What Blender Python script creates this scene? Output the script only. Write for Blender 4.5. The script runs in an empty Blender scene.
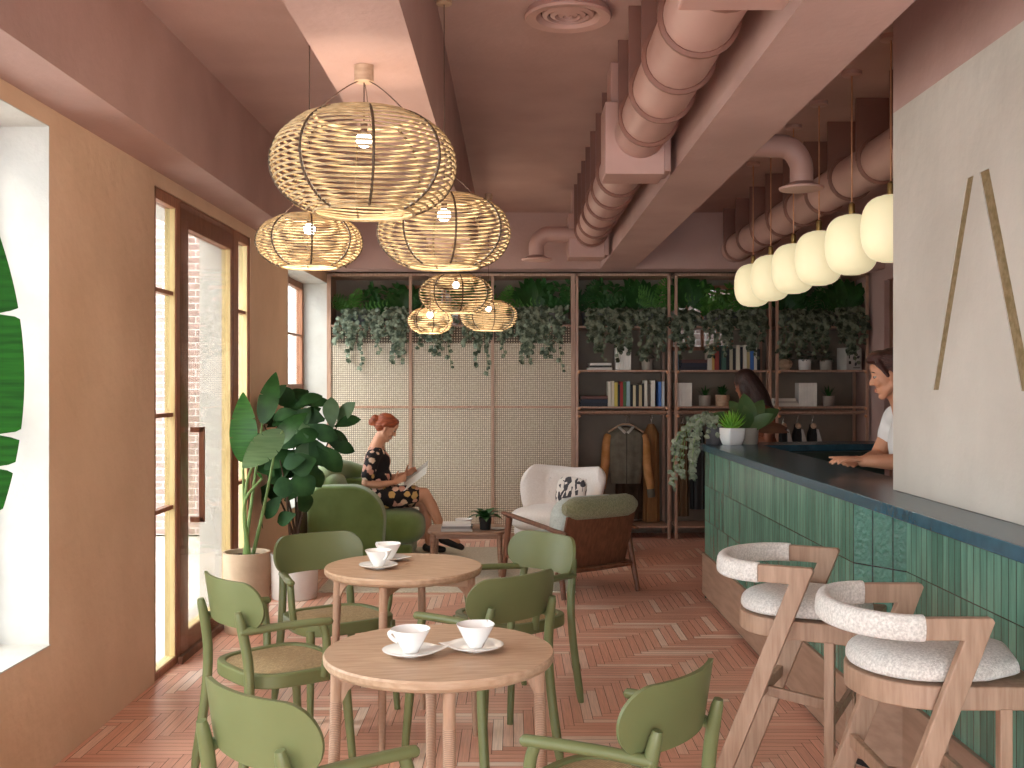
import bpy, math, random
from mathutils import Vector, Matrix, noise
from mathutils.geometry import tessellate_polygon
R = math.radians
PI = math.pi
V = Vector
SC = bpy.context.scene
COL = SC.collection
F = 1060.0            # focal length in pixels of the 1024 wide frame
EYE = 1.55

def at(px, py, Y):
    return V(((px - 513) * Y / F, Y, EYE - (py - 384) * Y / F))

# ------------------------------------------------------------------ materials
def lin(h):
    if isinstance(h, str):
        h = h.lstrip('#')
        c = [int(h[i:i + 2], 16) / 255 for i in (0, 2, 4)]
    else:
        c = [x / 255 for x in h]
    return tuple((x / 12.92 if x <= .04045 else ((x + .055) / 1.055) ** 2.4) for x in c) + (1.0,)

def new_mat(name):
    m = bpy.data.materials.new(name)
    m.use_nodes = True
    nt = m.node_tree
    nt.nodes.clear()
    out = nt.nodes.new('ShaderNodeOutputMaterial')
    return m, nt, nt.nodes, nt.links, out

def pm(name, c1, c2=None, scale=5, rough=.6, bump=0, bscale=None, stretch=(1, 1, 1), metal=0, spec=.4,
       detail=4, lo=.35, hi=.65, coat=0, sheen=0, coords='Object', trans=0, roughvar=0):
    m, nt, N, L, out = new_mat(name)
    b = N.new('ShaderNodeBsdfPrincipled')
    L.new(b.outputs[0], out.inputs[0])
    b.inputs['Roughness'].default_value = rough
    b.inputs['Metallic'].default_value = metal
    b.inputs['Specular IOR Level'].default_value = spec
    if coat:
        b.inputs['Coat Weight'].default_value = coat
        b.inputs['Coat Roughness'].default_value = .08
    if sheen:
        b.inputs['Sheen Weight'].default_value = sheen
        b.inputs['Sheen Roughness'].default_value = .6
    if trans:
        b.inputs['Subsurface Weight'].default_value = 0
    tc = N.new('ShaderNodeTexCoord')
    mp = N.new('ShaderNodeMapping')
    mp.inputs['Scale'].default_value = stretch
    L.new(tc.outputs[coords], mp.inputs['Vector'])
    nz = N.new('ShaderNodeTexNoise')
    nz.inputs['Scale'].default_value = scale
    nz.inputs['Detail'].default_value = detail
    L.new(mp.outputs[0], nz.inputs['Vector'])
    rp = N.new('ShaderNodeValToRGB')
    rp.color_ramp.elements[0].position = lo
    rp.color_ramp.elements[1].position = hi
    rp.color_ramp.elements[0].color = lin(c1)
    rp.color_ramp.elements[1].color = lin(c2 if c2 else c1)
    L.new(nz.outputs['Fac'], rp.inputs[0])
    L.new(rp.outputs[0], b.inputs['Base Color'])
    if bump:
        n2 = N.new('ShaderNodeTexNoise')
        n2.inputs['Scale'].default_value = bscale or scale * 4
        n2.inputs['Detail'].default_value = 5
        L.new(mp.outputs[0], n2.inputs['Vector'])
        bp = N.new('ShaderNodeBump')
        bp.inputs['Strength'].default_value = bump
        bp.inputs['Distance'].default_value = .02
        L.new(n2.outputs['Fac'], bp.inputs['Height'])
        L.new(bp.outputs[0], b.inputs['Normal'])
    return m

def emit(name, c, s, mixc=None):
    m, nt, N, L, out = new_mat(name)
    e = N.new('ShaderNodeEmission')
    e.inputs[0].default_value = lin(c)
    e.inputs[1].default_value = s
    L.new(e.outputs[0], out.inputs[0])
    return m

def glass(name, tint='#f4f6f4', refl=.12):
    m, nt, N, L, out = new_mat(name)
    t = N.new('ShaderNodeBsdfTransparent')
    t.inputs[0].default_value = lin(tint)
    g = N.new('ShaderNodeBsdfGlossy')
    g.inputs['Roughness'].default_value = .01
    fr = N.new('ShaderNodeFresnel')
    fr.inputs[0].default_value = 1.45
    mu = N.new('ShaderNodeMath')
    mu.operation = 'MULTIPLY'
    mu.inputs[1].default_value = refl
    mx = N.new('ShaderNodeMixShader')
    L.new(fr.outputs[0], mu.inputs[0])
    L.new(mu.outputs[0], mx.inputs[0])
    L.new(t.outputs[0], mx.inputs[1])
    L.new(g.outputs[0], mx.inputs[2])
    L.new(mx.outputs[0], out.inputs[0])
    return m

# ------------------------------------------------------------------ mesh builder
def basis(d):
    d = V(d).normalized()
    a = V((0, 0, 1)) if abs(d.z) < .95 else V((1, 0, 0))
    x = d.cross(a).normalized()
    return x, x.cross(d).normalized() * -1, d

class MB:
    def __init__(s):
        s.v, s.f, s.m, s.uv, s.fa = [], [], [], {}, {}
    def add(s, vs, fs, mi=0):
        o = len(s.v)
        s.v += [tuple(p) for p in vs]
        for f in fs:
            s.f.append(tuple(i + o for i in f))
            s.m.append(mi)
        return s
    def box(s, c, sz, mi=0, rz=0, mat=None):
        x, y, z = sz[0] / 2, sz[1] / 2, sz[2] / 2
        vs = [V((a, b, d)) for a in (-x, x) for b in (-y, y) for d in (-z, z)]
        if rz:
            mat = Matrix.Rotation(rz, 3, 'Z')
        if mat is not None:
            vs = [mat @ p for p in vs]
        vs = [p + V(c) for p in vs]
        return s.add(vs, [(0, 1, 3, 2), (4, 6, 7, 5), (0, 4, 5, 1), (2, 3, 7, 6), (0, 2, 6, 4), (1, 5, 7, 3)], mi)
    def bx(s, x0, x1, y0, y1, z0, z1, mi=0):
        return s.box(((x0 + x1) / 2, (y0 + y1) / 2, (z0 + z1) / 2), (abs(x1 - x0), abs(y1 - y0), abs(z1 - z0)), mi)
    def bar(s, p0, p1, w, t, mi=0, up=(0, 0, 1)):
        p0, p1 = V(p0), V(p1)
        d = (p1 - p0)
        dn = d.normalized()
        x = dn.cross(V(up)).normalized()
        y = x.cross(dn)
        m = Matrix((x, dn, y)).transposed()
        return s.box((p0 + p1) / 2, (w, d.length, t), mi, mat=m)
    def tube(s, pts, r, seg=8, mi=0, closed=False, flat=1.0, caps=True):
        pts = [V(p) for p in pts]
        n = len(pts)
        rs = r if isinstance(r, (list, tuple)) else [r] * n
        vs = []
        prevx = None
        for i, p in enumerate(pts):
            if closed:
                d = pts[(i + 1) % n] - pts[i - 1]
            else:
                d = pts[min(i + 1, n - 1)] - pts[max(i - 1, 0)]
            d.normalize()
            if prevx is None:
                x = basis(d)[0]
            else:
                x = prevx - d * prevx.dot(d)
                if x.length < 1e-6:
                    x = basis(d)[0]
                x.normalize()
            y = d.cross(x)
            prevx = x
            for k in range(seg):
                a = 2 * PI * k / seg
                vs.append(p + x * (math.cos(a) * rs[i]) + y * (math.sin(a) * rs[i] * flat))
        fs = []
        for i in range(n if closed else n - 1):
            j = (i + 1) % n
            for k in range(seg):
                l = (k + 1) % seg
                fs.append((i * seg + k, i * seg + l, j * seg + l, j * seg + k))
        if not closed and caps:
            fs.append(tuple(range(seg - 1, -1, -1)))
            fs.append(tuple((n - 1) * seg + k for k in range(seg)))
        return s.add(vs, fs, mi)
    def lathe(s, prof, c=(0, 0, 0), seg=24, mi=0, cap0=True, cap1=True, mat=None, sx=1, sy=1):
        vs, fs = [], []
        c = V(c)
        for r, z in prof:
            for k in range(seg):
                a = 2 * PI * k / seg
                p = V((math.cos(a) * r * sx, math.sin(a) * r * sy, z))
                if mat is not None:
                    p = mat @ p
                vs.append(p + c)
        n = len(prof)
        for i in range(n - 1):
            for k in range(seg):
                l = (k + 1) % seg
                fs.append((i * seg + k, i * seg + l, (i + 1) * seg + l, (i + 1) * seg + k))
        if cap0:
            fs.append(tuple(range(seg - 1, -1, -1)))
        if cap1:
            fs.append(tuple((n - 1) * seg + k for k in range(seg)))
        return s.add(vs, fs, mi)
    def ell(s, c, r, mi=0, seg=16, rings=10, mat=None, e=1.0):
        if not isinstance(r, (tuple, list, Vector)):
            r = (r, r, r)
        c = V(c)
        def sp(x):
            return math.copysign(abs(x) ** e, x)
        vs, fs = [], []
        for i in range(1, rings):
            t = -PI / 2 + PI * i / rings
            for k in range(seg):
                a = 2 * PI * k / seg
                p = V((r[0] * sp(math.cos(t)) * sp(math.cos(a)), r[1] * sp(math.cos(t)) * sp(math.sin(a)), r[2] * sp(math.sin(t))))
                vs.append(p)
        vs.append(V((0, 0, -r[2])))
        vs.append(V((0, 0, r[2])))
        if mat is not None:
            vs = [mat @ p for p in vs]
        vs = [p + c for p in vs]
        b, t = len(vs) - 2, len(vs) - 1
        for i in range(rings - 2):
            for k in range(seg):
                l = (k + 1) % seg
                fs.append((i * seg + k, i * seg + l, (i + 1) * seg + l, (i + 1) * seg + k))
        for k in range(seg):
            l = (k + 1) % seg
            fs.append((b, l, k))
            fs.append((t, (rings - 2) * seg + k, (rings - 2) * seg + l))
        return s.add(vs, fs, mi)
    def cap(s, p0, p1, r0, r1, mi=0, seg=12):
        p0, p1 = V(p0), V(p1)
        d = p1 - p0
        Lh = max(d.length, 1e-5)
        x, y, z = basis(d)
        m = Matrix((x, y, z)).transposed()
        if m.determinant() < 0:
            m = Matrix((-x, y, z)).transposed()
        prof = []
        for i in range(1, 5):
            a = -PI / 2 + PI / 2 * i / 4
            prof.append((r0 * math.cos(a), r0 * math.sin(a)))
        for i in range(0, 4):
            a = PI / 2 * i / 4
            prof.append((r1 * math.cos(a), Lh + r1 * math.sin(a)))
        return s.lathe(prof, p0, seg, mi, mat=m)
    def prism(s, poly, o, u, v, h, mi=0):
        """polygon in (u,v) plane at o, extruded by vector h"""
        o, u, v, h = V(o), V(u), V(v), V(h)
        n = len(poly)
        vs = [o + u * a + v * b for a, b in poly] + [o + u * a + v * b + h for a, b in poly]
        flip = u.cross(v).dot(h) > 0
        fs = []
        for i in range(n):
            j = (i + 1) % n
            fs.append((i, j, n + j, n + i) if flip else (j, i, n + i, n + j))
        fs.append(tuple(range(n - 1, -1, -1)) if flip else tuple(range(n)))
        fs.append(tuple(range(n, 2 * n)) if flip else tuple(range(2 * n - 1, n - 1, -1)))
        return s.add(vs, fs, mi)
    def ring(s, outer, inner, z0, z1, mi=0):
        n = len(outer)
        vs = [(x, y, z0) for x, y in outer] + [(x, y, z1) for x, y in outer] + [(x, y, z0) for x, y in inner] + [(x, y, z1) for x, y in inner]
        fs = []
        for i in range(n):
            j = (i + 1) % n
            fs += [(i, j, n + j, n + i), (2 * n + j, 2 * n + i, 3 * n + i, 3 * n + j), (n + i, n + j, 3 * n + j, 3 * n + i), (j, i, 2 * n + i, 2 * n + j)]
        return s.add(vs, fs, mi)
    def loft(s, secs, mi=0, caps=True, closed=True):
        n = len(secs[0])
        vs = [p for sec in secs for p in sec]
        fs = []
        for i in range(len(secs) - 1):
            for k in range(n if closed else n - 1):
                l = (k + 1) % n
                fs.append((i * n + k, i * n + l, (i + 1) * n + l, (i + 1) * n + k))
        if caps and closed:
            fs.append(tuple(range(n - 1, -1, -1)))
            fs.append(tuple((len(secs) - 1) * n + k for k in range(n)))
        return s.add(vs, fs, mi)
    def leaf(s, base, d, nrm, L, W, bend=.3, mi=0, shape=1.0, n=7, fold=.15, tipw=.0, notch=None, thick=0):
        """blade from base along d, facing nrm; bend droops along -nrm"""
        base, d, nrm = V(base), V(d).normalized(), V(nrm)
        x = d.cross(nrm)
        if x.length < 1e-4:
            x = basis(d)[0]
        x.normalize()
        nr = x.cross(d).normalized()
        rows = []
        for i in range(n + 1):
            t = i / n
            w = W / 2 * (math.sin(PI * min(1, t ** shape * .97 + .03)) ** .8)
            if notch:
                for q in notch:
                    w *= 1 - .35 * max(0, 1 - abs(t - q) / .008)
            ang = bend * t
            p = base + d * (L * t * math.cos(ang * .6)) - nr * (L * t * math.sin(ang * .6) * t)
            rows.append((p - x * w + nr * (w * fold), p, p + x * w + nr * (w * fold)))
        vs = [q for r in rows for q in r]
        fs = []
        for i in range(n):
            a = i * 3
            fs += [(a, a + 1, a + 4, a + 3), (a + 1, a + 2, a + 5, a + 4)]
        return s.add(vs, fs, mi)
    def build(s, name, mats, parent=None, smooth=True, bevel=0, bseg=2, sub=0, solid=0, remesh=0, smoothit=0, ang=40, loc=None, recalc=False):
        me = bpy.data.meshes.new(name)
        me.from_pydata(s.v, [], s.f)
        mats = mats if isinstance(mats, (list, tuple)) else [mats]
        for m in mats:
            me.materials.append(m)
        if len(mats) > 1:
            me.polygons.foreach_set('material_index', s.m)
        if s.uv:
            ul = me.uv_layers.new(name='UVMap')
            for fi, uvs in s.uv.items():
                for li, q in zip(me.polygons[fi].loop_indices, uvs):
                    ul.data[li].uv = q
        if s.fa:
            at_ = me.attributes.new('rnd', 'FLOAT', 'FACE')
            for fi, val in s.fa.items():
                at_.data[fi].value = val
        me.validate()
        if recalc:
            import bmesh
            b = bmesh.new(); b.from_mesh(me)
            bmesh.ops.recalc_face_normals(b, faces=b.faces)
            b.to_mesh(me); b.free()
        if smooth:
            me.shade_smooth()
            if not remesh:
                me.set_sharp_from_angle(angle=R(ang))
        me.update()
        o = bpy.data.objects.new(name, me)
        COL.objects.link(o)
        if parent is not None:
            o.parent = parent
        if loc is not None:
            o.location = loc
        if bevel:
            b = o.modifiers.new('Bevel', 'BEVEL')
            b.width = bevel
            b.segments = bseg
            b.limit_method = 'ANGLE'
            b.harden_normals = False
        if solid:
            b = o.modifiers.new('Solid', 'SOLIDIFY')
            b.thickness = solid
            b.offset = 0
        if remesh:
            b = o.modifiers.new('Remesh', 'REMESH')
            b.mode = 'VOXEL'
            b.voxel_size = remesh
            b.use_smooth_shade = True
        if smoothit:
            b = o.modifiers.new('Smooth', 'SMOOTH')
            b.factor = .5
            b.iterations = smoothit
        if sub:
            b = o.modifiers.new('Sub', 'SUBSURF')
            b.levels = sub
            b.render_levels = sub
        return o

def thing(name, label, cat, loc=(0, 0, 0), rz=0, group=None):
    o = bpy.data.objects.new(name, None)
    o.empty_display_size = .1
    COL.objects.link(o)
    o.location = loc
    o.rotation_euler = (0, 0, rz)
    return tag(o, label, cat, group)
def tag(o, label, cat, group=None):
    o['label'] = label
    o['category'] = cat
    if group:
        o['group'] = group
    return o
def struct(o):
    o['kind'] = 'structure'
    return o
def dup(root, loc=None, rz=None, label=None, scale=None):
    r = root.copy()
    COL.objects.link(r)
    if loc is not None:
        r.location = loc
    if rz is not None:
        r.rotation_euler = (0, 0, rz)
    if scale is not None:
        r.scale = scale if isinstance(scale, (tuple, list)) else (scale,) * 3
    if label:
        r['label'] = label
    for ch in list(root.children):
        c = ch.copy()
        COL.objects.link(c)
        c.parent = r
        for g in list(ch.children):
            d = g.copy()
            COL.objects.link(d)
            d.parent = c
    return r
def superell(a, b, e=2.5, n=40, cx=0, cy=0, t0=0, t1=2 * PI):
    out = []
    for i in range(n):
        t = t0 + (t1 - t0) * i / n
        c, s_ = math.cos(t), math.sin(t)
        out.append((cx + a * math.copysign(abs(c) ** (2 / e), c), cy + b * math.copysign(abs(s_) ** (2 / e), s_)))
    return out
def arc(p0, p1, p2, n=8):
    """quadratic bezier"""
    p0, p1, p2 = V(p0), V(p1), V(p2)
    return [p0 * (1 - t) ** 2 + p1 * 2 * t * (1 - t) + p2 * t * t for t in [i / n for i in range(n + 1)]]
def spline(pts, n=6):
    pts = [V(p) for p in pts]
    out = []
    P = [pts[0] * 2 - pts[1]] + pts + [pts[-1] * 2 - pts[-2]]
    for i in range(1, len(P) - 2):
        for k in range(n):
            t = k / n
            a, b, c, d = P[i - 1], P[i], P[i + 1], P[i + 2]
            out.append(.5 * ((2 * b) + (c - a) * t + (2 * a - 5 * b + 4 * c - d) * t * t + (3 * b - a - 3 * c + d) * t ** 3))
    out.append(pts[-1])
    return out
# ------------------------------------------------------------------ the materials of the place
mt = {}
mt['pink'] = pm('pink_plaster', '#b39289', '#a9887f', scale=2.2, rough=.75, bump=.12, bscale=30)
mt['clay'] = pm('clay_plaster', '#dcbb9d', '#cfad8f', scale=1.6, rough=.8, bump=.25, bscale=14, detail=6)
mt['white'] = pm('white_plaster', '#c6c2bb', '#bbb7b0', scale=4, rough=.8, bump=.25, bscale=22)
mt['stone'] = pm('pale_plaster', '#c3bbb0', '#b5ada2', scale=2.0, rough=.8, bump=.2, bscale=16, detail=7)
mt['duct'] = pm('duct_paint', '#b79186', '#ad877c', scale=3, rough=.5, spec=.4)
mt['strap'] = pm('strap_paint', '#80574a', '#764f43', scale=3, rough=.55)
mt['backwall'] = pm('taupe_plaster', '#857769', '#776a5e', scale=3, rough=.85, bump=.1)
mt['oak'] = pm('oak', '#bf9f83', '#ad8c70', scale=3, rough=.5, stretch=(3, 22, 22), bump=.06, bscale=20)
mt['oak_up'] = pm('oak_vertical', '#bb977d', '#a78268', scale=3, rough=.5, stretch=(22, 22, 2.5), bump=.06, bscale=20)
mt['walnut'] = pm('walnut', '#7b4f39', '#613c29', scale=3, rough=.45, stretch=(16, 16, 2.5), bump=.05, bscale=20)
mt['door_wood'] = pm('door_wood', '#a56f50', '#8d5a3f', scale=3, rough=.5, stretch=(18, 18, 2), bump=.05)
mt['rail_wood'] = pm('rail_wood', '#b08c76', '#9c7863', scale=4, rough=.45, stretch=(16, 16, 2))
mt['stool_oak'] = pm('greyed_oak', '#a98a73', '#957660', scale=3, rough=.5, stretch=(22, 22, 2.5), bump=.06, bscale=20)
mt['table_wood'] = pm('brown_table_wood', '#a17e69', '#8c6a56', scale=3, rough=.5, stretch=(3, 22, 22))
mt['carcass'] = pm('shaded_carcass', '#33423d', '#2b3934', scale=4, rough=.6)  # shade on the near face of the bar return put into the colour
mt['panel_wood'] = pm('kick_wood', '#a78772', '#967763', scale=2.5, rough=.5, stretch=(10, 1.6, 14), bump=.04)
mt['green'] = pm('olive_lacquer', '#6c7149', '#646a43', scale=3, rough=.42, spec=.45)
mt['rattan'] = pm('rattan', '#c6ad86', '#a48a62', scale=30, rough=.6, stretch=(1, 1, 3))
mt['rattan_dark'] = pm('rattan_dark', '#574330', '#463524', scale=30, rough=.6)
mt['boucle'] = pm('boucle', '#ddd6cd', '#b9b1a8', scale=140, rough=.95, bump=.4, bscale=240, sheen=.3, detail=3)
mt['white_fabric'] = pm('white_fabric', '#efe8e3', '#e8e0da', scale=60, rough=.95, bump=.2, bscale=180, sheen=.3)
mt['green_fabric'] = pm('green_velvet', '#6f8444', '#627637', scale=6, rough=.85, bump=.1, bscale=150, sheen=.35)
mt['shaded_sage_boucle'] = pm('shaded_sage_boucle', '#93906a', '#7c7a52', scale=70, rough=.95, bump=.8, bscale=120, sheen=.3, detail=3)  # lounge chair cloth, its shaded side put into the olive colour
mt['lit_boucle'] = pm('lit_sage_boucle', '#bfc6be', '#aab3ab', scale=70, rough=.95, bump=.6, bscale=120, sheen=.3)  # same lounge chair cloth, window light put into the paler colour
mt['ceramic'] = pm('white_ceramic', '#efedea', '#eae8e4', scale=4, rough=.22, spec=.5)
mt['pot_white'] = pm('pot_white', '#ded8d2', '#d2ccc6', scale=6, rough=.6, bump=.05)
mt['pot_tan'] = pm('pot_tan', '#c9b39a', '#b9a38a', scale=8, rough=.7, bump=.1)
mt['pot_dark'] = pm('pot_dark', '#4c4b4d', '#424144', scale=8, rough=.6)
mt['pot_grey'] = pm('pot_grey', '#a39a8f', '#948b80', scale=8, rough=.7)
mt['soil'] = pm('soil', '#3a2a1e', '#261a12', scale=40, rough=1, bump=.6)
mt['black'] = pm('black', '#1d1b1a', '#171514', scale=5, rough=.6)
mt['cord'] = pm('cord', '#5f463a', scale=5, rough=.6)
mt['brass'] = pm('brass', '#9d8050', '#8a6d40', scale=20, rough=.35, metal=1)
mt['copper'] = pm('copper', '#d09a76', '#c08a66', scale=20, rough=.4, metal=.4)
mt['letter'] = pm('letter_bronze', '#8e7a5a', '#75633f', scale=40, rough=.6, metal=.15, bump=.25, bscale=60)
mt['chrome'] = pm('steel', '#c8c4c0', scale=5, rough=.25, metal=1)
mt['counter'] = pm('counter_stone', '#2b5262', '#244756', scale=14, rough=.24, spec=.5, bump=.03, bscale=40)
mt['pave'] = pm('pavement', '#d9d4cc', '#cbc6be', scale=2, rough=.9)
mt['facade'] = pm('white_facade', '#efece6', '#e6e2dc', scale=2, rough=.9)
mt['skin'] = pm('skin', '#cf9a7c', '#c48d6f', scale=6, rough=.5, spec=.4)
mt['skin2'] = pm('skin_tan', '#c98f6f', '#be8363', scale=6, rough=.5, spec=.4)
mt['skin3'] = pm('skin_brown', '#8d5840', '#7f4d37', scale=6, rough=.5, spec=.4)
mt['hair_red'] = pm('red_hair', '#a4512b', '#7a3719', scale=14, rough=.45, stretch=(1, 1, 6), bump=.4, bscale=50)
mt['hair_brown'] = pm('brown_hair', '#4a231a', '#33160f', scale=14, rough=.4, stretch=(1, 1, 6), bump=.4, bscale=50)
mt['hair_dark'] = pm('dark_hair', '#3a211a', '#281510', scale=14, rough=.45, stretch=(6, 6, 1), bump=.4, bscale=50)
mt['shirt'] = pm('white_tee', '#dcd8d4', '#d2cecb', scale=8, rough=.9, bump=.1)
mt['jeans'] = pm('dark_trousers', '#2f333b', '#272b32', scale=30, rough=.9)
mt['rust'] = pm('rust_cloth', '#7c4630', '#6c3b28', scale=10, rough=.9)
mt['tan_cloth'] = pm('tan_cloth', '#c08a5a', '#a8743f', scale=12, rough=.85, bump=.15)
mt['grey_cloth'] = pm('grey_cloth', '#6a6457', '#5d574b', scale=16, rough=.95, bump=.15)
mt['brown_cloth'] = pm('brown_cloth', '#4a382b', '#3b2c21', scale=16, rough=.95)
mt['paper'] = pm('paper', '#e6e1d8', '#dad5cc', scale=9, rough=.8)
mt['paper_grey'] = pm('grey_paper', '#b9b4ac', '#a9a49c', scale=9, rough=.8)
mt['rug'] = pm('rug', '#d8cfbe', '#c4b9a6', scale=60, rough=1, bump=.5, bscale=150)
mt['fig'] = pm('fig_leaf', '#2a4a22', '#1a3618', scale=9, rough=.55, spec=.15)
mt['fig_pale'] = pm('fig_leaf_underside', '#566f4c', '#48603f', scale=9, rough=.5)
mt['banana'] = pm('banana_leaf', '#3f7a2e', '#2a5f22', scale=5, rough=.4, stretch=(1, 1, 14))
mt['banana_dull'] = pm('banana_leaf_dull', '#5f7a4f', '#4d6a3f', scale=5, rough=.5, stretch=(1, 1, 14))
mt['banana_deep'] = pm('banana_leaf_deep', '#1c4f12', '#12390b', scale=5, rough=.7, spec=.1, stretch=(1, 1, 14))
mt['stem'] = pm('stem', '#6f8a4c', '#5f7a3f', scale=9, rough=.5)
mt['bark'] = pm('bark', '#4e3b2c', '#3c2c20', scale=16, rough=.9, bump=.4)
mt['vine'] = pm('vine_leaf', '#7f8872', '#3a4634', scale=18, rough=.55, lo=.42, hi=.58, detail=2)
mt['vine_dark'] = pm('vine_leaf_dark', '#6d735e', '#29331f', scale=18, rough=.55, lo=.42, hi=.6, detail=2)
mt['silver'] = pm('silver_leaf', '#8f9780', '#646d58', scale=30, rough=.6)
mt['lush'] = pm('lush_leaf', '#2e5a26', '#1c4018', scale=12, rough=.45)
mt['lush2'] = pm('lush_leaf_bright', '#4f7f33', '#3a6526', scale=12, rough=.45)
mt['agave'] = pm('agave_leaf', '#86b53a', '#5d9a35', scale=14, rough=.45)
mt['rubber'] = pm('broad_leaf', '#3f5c34', '#56663a', scale=7, rough=.4)
mt['rubber_red'] = pm('broad_leaf_red', '#6b4631', '#57382a', scale=7, rough=.4)
def opal_mat():
    m, nt, N, L, out = new_mat('opal_lamp')
    b = N.new('ShaderNodeBsdfPrincipled')
    b.inputs['Base Color'].default_value = lin('#e8dcb8')
    b.inputs['Roughness'].default_value = .35
    b.inputs['Emission Color'].default_value = lin('#fff0c0')
    b.inputs['Emission Strength'].default_value = .26
    L.new(b.outputs[0], out.inputs[0])
    return m
mt['opal'] = opal_mat()
mt['bulb'] = emit('bulb_lamp', '#fff6ea', 6.0)
mt['glass'] = glass('window_glass', '#d6d8d7', .12)
mt['glass_door'] = glass('door_glass', '#f3efec', .2)

def floor_mat():
    m, nt, N, L, out = new_mat('herringbone_parquet')
    b = N.new('ShaderNodeBsdfPrincipled')
    L.new(b.outputs[0], out.inputs[0])
    b.inputs['Roughness'].default_value = .34
    at_ = N.new('ShaderNodeAttribute')
    at_.attribute_name = 'rnd'
    rp = N.new('ShaderNodeValToRGB')
    cr = rp.color_ramp
    cr.elements[0].color = lin('#c98d76')
    cr.elements[1].color = lin('#f2d6c2')
    e = cr.elements.new(.45); e.color = lin('#e0a48b')
    e = cr.elements.new(.72); e.color = lin('#e6b098')
    L.new(at_.outputs['Fac'], rp.inputs[0])
    tc = N.new('ShaderNodeTexCoord')
    mp = N.new('ShaderNodeMapping')
    mp.inputs['Scale'].default_value = (2, 45, 1)
    L.new(tc.outputs['UV'], mp.inputs[0])
    nz = N.new('ShaderNodeTexNoise')
    nz.inputs['Scale'].default_value = 3
    nz.inputs['Detail'].default_value = 5
    L.new(mp.outputs[0], nz.inputs['Vector'])
    mr = N.new('ShaderNodeMapRange')
    mr.inputs[1].default_value, mr.inputs[2].default_value = .3, .7
    mr.inputs[3].default_value, mr.inputs[4].default_value = .82, 1.1
    L.new(nz.outputs['Fac'], mr.inputs[0])
    mx = N.new('ShaderNodeMix')
    mx.data_type = 'RGBA'; mx.blend_type = 'MULTIPLY'
    mx.inputs[0].default_value = 1
    L.new(rp.outputs[0], mx.inputs[6])
    L.new(mr.outputs[0], mx.inputs[7])
    L.new(mx.outputs[2], b.inputs['Base Color'])
    bp = N.new('ShaderNodeBump')
    bp.inputs['Strength'].default_value = .08
    bp.inputs['Distance'].default_value = .005
    L.new(nz.outputs['Fac'], bp.inputs['Height'])
    L.new(bp.outputs[0], b.inputs['Normal'])
    return m
mt['floor'] = floor_mat()
mt['floor_gap'] = pm('floor_gap', '#5b3026', '#4f2a20', scale=5, rough=.7)

def tile_mat(name, c1, c2, cm, w, h, mortar, rough, bump, streak=(30, 2, 1), wob=.25, offset=0.0, small=.08):
    """tiles / bricks / weave laid out in metres on the UV map"""
    m, nt, N, L, out = new_mat(name)
    b = N.new('ShaderNodeBsdfPrincipled')
    L.new(b.outputs[0], out.inputs[0])
    b.inputs['Roughness'].default_value = rough
    tc = N.new('ShaderNodeTexCoord')
    br = N.new('ShaderNodeTexBrick')
    br.offset = offset
    br.offset_frequency = 2 if offset else 1
    br.inputs['Scale'].default_value = 1
    br.inputs['Brick Width'].default_value = w
    br.inputs['Row Height'].default_value = h
    br.inputs['Mortar Size'].default_value = mortar
    br.inputs['Mortar Smooth'].default_value = .2
    br.inputs['Color1'].default_value = lin(c1)
    br.inputs['Color2'].default_value = lin(c2)
    br.inputs['Mortar'].default_value = lin(cm)
    L.new(tc.outputs['UV'], br.inputs['Vector'])
    mp = N.new('ShaderNodeMapping')
    mp.inputs['Scale'].default_value = streak
    L.new(tc.outputs['UV'], mp.inputs[0])
    nz = N.new('ShaderNodeTexNoise')
    nz.inputs['Scale'].default_value = 1
    nz.inputs['Detail'].default_value = 6
    L.new(mp.outputs[0], nz.inputs['Vector'])
    mr = N.new('ShaderNodeMapRange')
    mr.inputs[1].default_value, mr.inputs[2].default_value = .3, .7
    mr.inputs[3].default_value, mr.inputs[4].default_value = 1 - wob, 1 + wob
    L.new(nz.outputs['Fac'], mr.inputs[0])
    mx = N.new('ShaderNodeMix')
    mx.data_type = 'RGBA'; mx.blend_type = 'MULTIPLY'
    mx.inputs[0].default_value = 1
    L.new(br.outputs['Color'], mx.inputs[6])
    L.new(mr.outputs[0], mx.inputs[7])
    L.new(mx.outputs[2], b.inputs['Base Color'])
    ad = N.new('ShaderNodeMath')
    ad.operation = 'MULTIPLY_ADD'
    ad.inputs[1].default_value = small
    L.new(nz.outputs['Fac'], ad.inputs[0])
    iv = N.new('ShaderNodeMath')
    iv.operation = 'SUBTRACT'
    iv.inputs[0].default_value = 1
    L.new(br.outputs['Fac'], iv.inputs[1])
    L.new(iv.outputs[0], ad.inputs[2])
    bp = N.new('ShaderNodeBump')
    bp.inputs['Strength'].default_value = bump
    bp.inputs['Distance'].default_value = .004
    L.new(ad.outputs[0], bp.inputs['Height'])
    L.new(bp.outputs[0], b.inputs['Normal'])
    return m
mt['tile'] = tile_mat('green_zellige_tile', '#678f7c', '#4c7463', '#22352e', .05, .25, .0022, .25, .35, streak=(40, 5, 1), wob=.22, small=.2)
mt['tile_gloss'] = tile_mat('glossy_green_tile', '#4b7a68', '#3a6656', '#121c18', .095, .25, .003, .1, 1.0, streak=(60, 44, 1), wob=.15, small=2.5)
mt['brick'] = tile_mat('pale_brick', '#ad958c', '#9b837b', '#ddd6d0', .225, .068, .006, .9, .6, streak=(14, 30, 1), wob=.2, offset=.5)
mt['cane'] = tile_mat('woven_cane', '#e4d7c2', '#d8cab4', '#7d6c5c', .019, .019, .003, .7, .7, streak=(60, 60, 1), wob=.18)
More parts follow.
